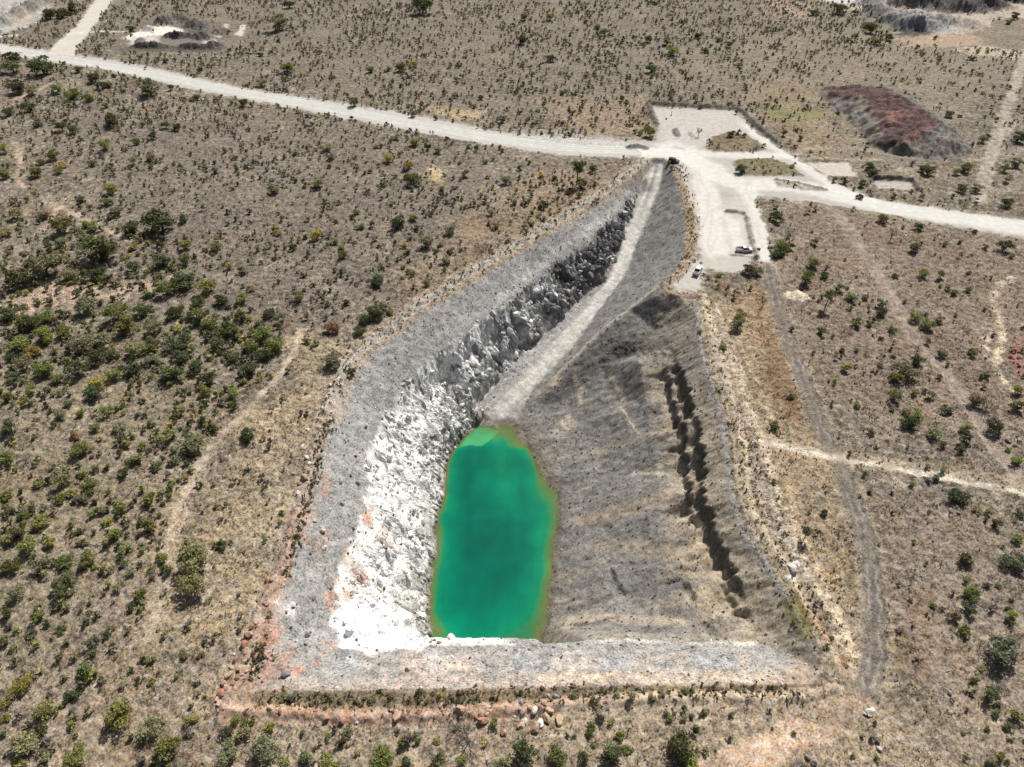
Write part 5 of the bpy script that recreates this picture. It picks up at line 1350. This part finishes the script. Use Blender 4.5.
for zx, zy, w, c in ((150,128,12,DARK),(205,240,24,DARK),(122,395,34,GREYR),(300,52,16,DARK),(605,380,18,DARK),(492,355,12,DARK),(1002,300,10,DARK),(230,98,12,DARK),(140,208,12,DARK),(95,408,10,DARK),(485,300,12,DARK),(735,350,8,DARK)):
    boulder(256+zx/4, 576+zy/4, w/4/5.6*1.3, c, '%s loose %s block on the gravel bench below the white rock face' % ('large' if w > 15 else 'small' if w < 11 else 'medium', 'dark' if c is DARK else 'grey'), 'loose blocks at the near end of the bench')
for zx, zy, w in ((185,255,20),(195,385,26),(205,300,18),(178,400,16),(150,360,14),(215,325,14),(170,440,14),(250,150,14),(300,10,16),(285,60,14),(265,100,14),(208,185,14),(320,705,0)):
    if w: boulder(256+zx/4, 384+zy/4, w/4/4.5*1.4, WHITE if random.random() < .5 else PINK, 'pale block on the stony rim bund beside the bench', 'pale blocks on the rim bund')
for zx, zy, w in ((95,745,40),(110,725,30),(85,730,25)): boulder(768+zx/4, 384+zy/4, w/4/4.6*1.3, WHITE, 'white rock in the small pale pile beside the rim track', 'white rocks in the small pile')
for zx, zy, w in ((405,545,28),(420,535,18),(388,550,14),(740,490,36),(725,470,30),(445,690,16),(160,725,40),(185,745,36)): boulder(768+zx/4, 576+zy/4, w/4/5.4*(1.2 if w < 30 else .65), WHITE if w < 30 else S(160,152,142), ('%s %s rock lying in straw grass round the bend of the grey track' % ('small' if w < 17 else 'medium' if w < 30 else 'large', 'white' if w < 30 else 'grey')), 'rocks round the track bend')
for zx, zy, w in ((730,510,40),(760,520,30),(960,225,50),(985,245,40),(100,435,14)): boulder(768+zx/4, 384+zy/4, w/4/4.6*.62, S(158,150,140), 'pale grey rock in the brown grassland', 'grey rocks in the grassland')
for q in range(16):
    boulder(1014+random.gauss(0, 6), 360+random.gauss(0, 11), random.uniform(.6, 1.5), S(158,100,82), 'dark red block in the red rock pile by the pale washout', 'red blocks by the washout')
boulder(666.2, 119.3, 1.3, S(60,58,56), 'small dark block on the far white pad', None)
boulder(701, 263, 1.0, GREYR, 'grey block at the edge of the pad by the white pickup', None)
boulder(758, 249.5, 1.5, S(120,112,104), 'brown block on the windrow beside the silver pickup', None)

# loose stones: too many to count
def stones(name, label, n, pick, cols, smin, smax, seed, zones):
    r = np.random.default_rng(seed)
    P = np.array(RIMW)[:, :2]
    x = r.uniform(P[:, 0].min()-6, P[:, 0].max()+6, n*4); y = r.uniform(P[:, 1].min()-6, P[:, 1].max(), n*4)
    m = np.isin(zone_at(x, y), zones) & (ground_z(x, y) > ZW-.3); x, y = x[m], y[m]
    if pick is not None: m = pick(x, y, r); x, y = x[m], y[m]
    x, y = x[:n], y[:n]; k = len(x)
    s = smin*(smax/smin)**(r.uniform(0, 1, k)**2.2)
    cl = np.array(cols)[r.integers(0, len(cols), k)]*r.uniform(.75, 1.2, (k, 1))
    T = [rock_geo(740+i, 1) for i in range(4)]
    V_, F_, C_ = scatter(T, x, y, ground_z(x, y)+s*.15, s, s, cl)
    me = mesh_np(name, V_, F_, [M_EARTH], False, np.concatenate([C_, np.full((len(C_), 1), .3)], 1))
    tag(link(name, me), label, 'stones', None, 'stuff')
stones('loose_gravel', 'loose grey and white stones strewn over the gravel bench', 3600, None, [GREYR, GREYR, WHITE, DARK, S(140,138,136)], .10, .42, 760, (2,))
stones('wall_rubble', 'broken white and grey rubble on the rock face', 2600, None, [WHITE, GREYR, DARK, S(150,148,146), WHITE], .12, .6, 761, (3,))
# angular blocks that stand out of the rock face, in the colour of the rock they sit in
r = np.random.default_rng(771)
WB = WALLP
bx_ = r.uniform(WB[:, 0].min(), WB[:, 0].max(), 40000); by_ = r.uniform(WB[:, 1].min(), WB[:, 1].max(), 40000)
m = (zone_at(bx_, by_) == 3) & (ground_z(bx_, by_) > ZW+.3); bx_, by_ = bx_[m], by_[m]
_, tb_, _ = seg_dist(cr[:30], bx_, by_)
m = r.uniform(0, 1, len(bx_)) < np.clip(.42+.9*fbm(bx_, by_, 6, 2, 772), .05, 1)*np.where(tb_ < 60, .6, np.where(tb_ < 150, 1.0, .4)); bx_, by_, tb_ = bx_[m][:2000], by_[m][:2000], tb_[m][:2000]
jj = np.clip(np.searchsorted(ys, by_), 0, NR-1); ii = np.clip(np.searchsorted(s_all, bx_/W(by_)), 0, NCT-1)
bc_ = CF.reshape(NR, NCT, 3)[jj, ii]*r.uniform(.75, 1.35, (len(bx_), 1))*np.where((tb_ < 75) & (r.uniform(0, 1, len(bx_)) < .45), 1.9, 1.0)[:, None]
bs_ = .35*(1.7/.35)**(r.uniform(0, 1, len(bx_))**1.8)*np.where(tb_ < 120, 1.25, .8)
V_, F_, C_ = scatter([rock_geo(780+i, 2, .3) for i in range(6)], bx_, by_, ground_z(bx_, by_)+bs_*.1, bs_, bs_*r.uniform(1.0, 2.0, len(bx_)), np.clip(bc_, .02, .85))
tag(link('wall_blocks', mesh_np('wall_blocks', V_, F_, [M_EARTH], False, np.concatenate([C_, np.full((len(C_), 1), .35)], 1))), 'angular broken rock blocks jutting from the white and grey pit face', 'rocks', None, 'stuff')
stones('slope_rubble', 'dark and tan stones on the debris slope', 4200, None, [S(150,138,120), S(90,86,80), S(170,156,132), S(110,106,100)], .10, .4, 762, (5, 6))
stones('bund_stones', 'small rusty and pale stones on the rim bund', 3400, lambda x, y, r: (x < 22) | (r.uniform(0, 1, len(x)) < .25), [PINK, S(176,150,128), GREYR, S(150,128,104), WHITE], .10, .42, 763, (10,))

# ------------------------------------------------------------------ vehicles
M_WHITE = mat_plain('white_paint', (.72, .73, .73), .3, 0, .5, .06)
M_SILVER = mat_plain('silver_paint', (.40, .41, .42), .3, .5, .5, .06)
M_DARK = mat_plain('dark_paint', (.022, .024, .028), .28, 0, .5, .1)
M_GLASS = mat_plain('tinted_glass', (.012, .014, .016), .06, 0, .6, .05)
M_TYRE = mat_plain('rubber', (.018, .018, .018), .85)
M_RIM = mat_plain('wheel_metal', (.30, .30, .30), .4, .8)
M_LAMP = mat_plain('lamp_glass', (.75, .75, .72), .12)
M_RED = mat_plain('tail_lamp', (.35, .015, .012), .2)
M_BLACK = mat_plain('black_plastic', (.02, .02, .02), .6)
def extrude(profile, w, taper=None, mat=None):
    """side profile (x along the car, z up) given a width; taper(z) narrows the upper part"""
    P = np.array(profile, float); n = len(P)
    f = np.array([1.0 if taper is None else taper(z) for z in P[:, 1]])
    A = np.stack([P[:, 0], -w/2*f, P[:, 1]], 1); B = np.stack([P[:, 0], w/2*f, P[:, 1]], 1)
    V = [tuple(v) for v in A]+[tuple(v) for v in B]
    F = [tuple(range(n)), tuple(range(2*n-1, n-1, -1))] + [(i, i+n, (i+1) % n+n, (i+1) % n) for i in range(n)]
    return V, F
def part(name, VF, mat, parent, bevel=0.0, loc=None, smooth=False):
    me = bpy.data.meshes.new(name); me.from_pydata([tuple(v) for v in VF[0]], [], [tuple(f) for f in VF[1]]); me.materials.append(mat)
    import bmesh
    bm = bmesh.new(); bm.from_mesh(me); bmesh.ops.recalc_face_normals(bm, faces=bm.faces)
    if bevel: bmesh.ops.bevel(bm, geom=bm.edges[:], offset=bevel, segments=2, affect='EDGES', clamp_overlap=True)
    bm.to_mesh(me); bm.free()
    return link(name, me, parent, loc)
def box(x0, x1, y0, y1, z0, z1):
    V = [(x, y, z) for x in (x0, x1) for y in (y0, y1) for z in (z0, z1)]
    return V, [(0,1,3,2),(4,6,7,5),(0,4,5,1),(2,3,7,6),(0,2,6,4),(1,5,7,3)]
def drum(r, w, n=20, y=0.0):
    t = np.linspace(0, 2*np.pi, n, endpoint=False)
    V = [(r*math.cos(a), y-w/2, r*math.sin(a)) for a in t]+[(r*math.cos(a), y+w/2, r*math.sin(a)) for a in t]
    return V, [tuple(range(n)), tuple(range(2*n-1, n-1, -1))]+[(i, i+n, (i+1) % n+n, (i+1) % n) for i in range(n)]
def vehicle(name, uv, heading, paint, label, cat, pickup=True, L=5.2):
    x, y = hit([uv])[0]; z = float(ground_z(x, y))+.02
    o = link(name, None, None, (x, y, z)); o.rotation_euler[2] = heading
    w = 1.85; h = L/2
    low = [(-h, .55), (-h+.05, .38), (h-.1, .38), (h, .55), (h-.02, .88), (h-.25, 1.02), (h-1.35, 1.10), (-h+.02, 1.10)] if pickup else \
          [(-h+.05, .55), (-h+.12, .38), (h-.1, .38), (h, .55), (h-.03, .88), (h-.3, 1.0), (h-1.35, 1.10), (-h+.05, 1.12)]
    body = part('body', extrude(low, w), paint, o, .05)
    cb = (-h+1.75) if pickup else (-h+.15)
    cab = [(cb, 1.08), (h-1.25, 1.08), (h-1.95, 1.72), (h-2.4, 1.78), (cb+.2, 1.76), (cb+.05, 1.66)]
    tp = lambda zz: 1.0 if zz < 1.2 else .84
    roof = part('cab', extrude(cab, w-.06, tp), paint, o, .05)
    gl = lambda X0, X1: ([(X0[0], sg*(w/2-.022), 1.16) for sg in (1,)], None)
    for sg in (-1, 1):
        yb, yt = sg*(w/2-.012), sg*((w-.06)/2*.84+.012)
        for a0, a1, b0, b1 in ((cb+.25, h-2.62, cb+.32, h-2.62), (h-2.52, h-1.5, h-2.52, h-2.02)):
            V = [(a0, yb, 1.18), (a1, yb, 1.18), (b1, yt, 1.66), (b0, yt, 1.66)]
            V2 = [(q[0], q[1]-sg*.03, q[2]) for q in V]
            part('side_window', (V+V2, [(0,1,2,3),(7,6,5,4),(0,4,5,1),(1,5,6,2),(2,6,7,3),(3,7,4,0)]), M_GLASS, o)
        part('mirror', box(h-1.62, h-1.46, sg*(w/2+.02)-(.0 if sg > 0 else .16), sg*(w/2+.02)+(.16 if sg > 0 else .0), 1.14, 1.32), M_BLACK, o, .02)
        part('headlight', box(h-.22, h-.005, sg*.72-.17, sg*.72+.17, .76, .92), M_LAMP, o, .02)
        part('tail_light', box(-h-.01 if pickup else -h+.03, -h+.14, sg*.82-.09, sg*.82+.09, .72, 1.02), M_RED, o, .02)
        for wx_ in (-h+1.05, h-.95):
            wh = link('wheel', None, o, (wx_, sg*(w/2-.12), .38))
            part('tyre', drum(.38, .25), M_TYRE, wh, .03); part('rim', drum(.23, .27), M_RIM, wh)
    V = [(h-1.29, -.80, 1.14), (h-1.29, .80, 1.14), (h-1.90, .70, 1.69), (h-1.90, -.70, 1.69)]
    V = [(a+.035, b, c+.03) for a, b, c in V]; V2 = [(a-.05, b, c-.04) for a, b, c in V]
    part('windscreen', (V+V2, [(0,1,2,3),(7,6,5,4),(0,4,5,1),(1,5,6,2),(2,6,7,3),(3,7,4,0)]), M_GLASS, o)
    part('rear_window', box(cb-.005, cb+.1, -.62, .62, 1.22, 1.58), M_GLASS, o)
    part('front_bumper', box(h-.12, h+.06, -.9, .9, .42, .64), M_BLACK, o, .03)
    part('rear_bumper', box(-h-.07, -h+.1, -.88, .88, .42, .6), M_BLACK, o, .03)
    if pickup:
        part('bed_floor', box(-h+.08, cb-.04, -.78, .78, 1.085, 1.108), M_BLACK, o)
        for sg in (-1, 1): part('bed_side', box(-h+.02, cb-.02, sg*.86-.06, sg*.86+.06, 1.06, 1.36), paint, o, .02)
        part('tailgate', box(-h+.02, -h+.1, -.80, .80, 1.06, 1.35), paint, o, .02)
        part('headboard', box(cb-.1, cb-.03, -.78, .78, 1.06, 1.4), M_BLACK, o)
    return tag(o, label, cat)
vehicle('pickup_truck', (744, 251.5), R(4), M_SILVER, 'silver double-cab pickup parked across the pad by a low windrow', 'pickup')
vehicle('pickup_truck', (697.5, 272.5), R(62), M_WHITE, 'white pickup parked at the edge of the pad above the pit', 'pickup')
vehicle('dark_car', (673.5, 162.5), R(-20), M_DARK, 'dark car parked at the head of the pit ramp', 'car', False, 4.3)
# thin post on the far pad
x, y = hit([(671.2, 115.5)])[0]; z = float(ground_z(x, y))
o = link('marker_post', None, None, (x, y, z))
part('post', box(-.09, .09, -.09, .09, -.3, 1.9), M_BLACK, o, .01); part('foot', box(-.35, .35, -.35, .35, -.1, .12), M_BLACK, o, .03)
tag(o, 'thin dark marker post standing on the far white pad', 'post')
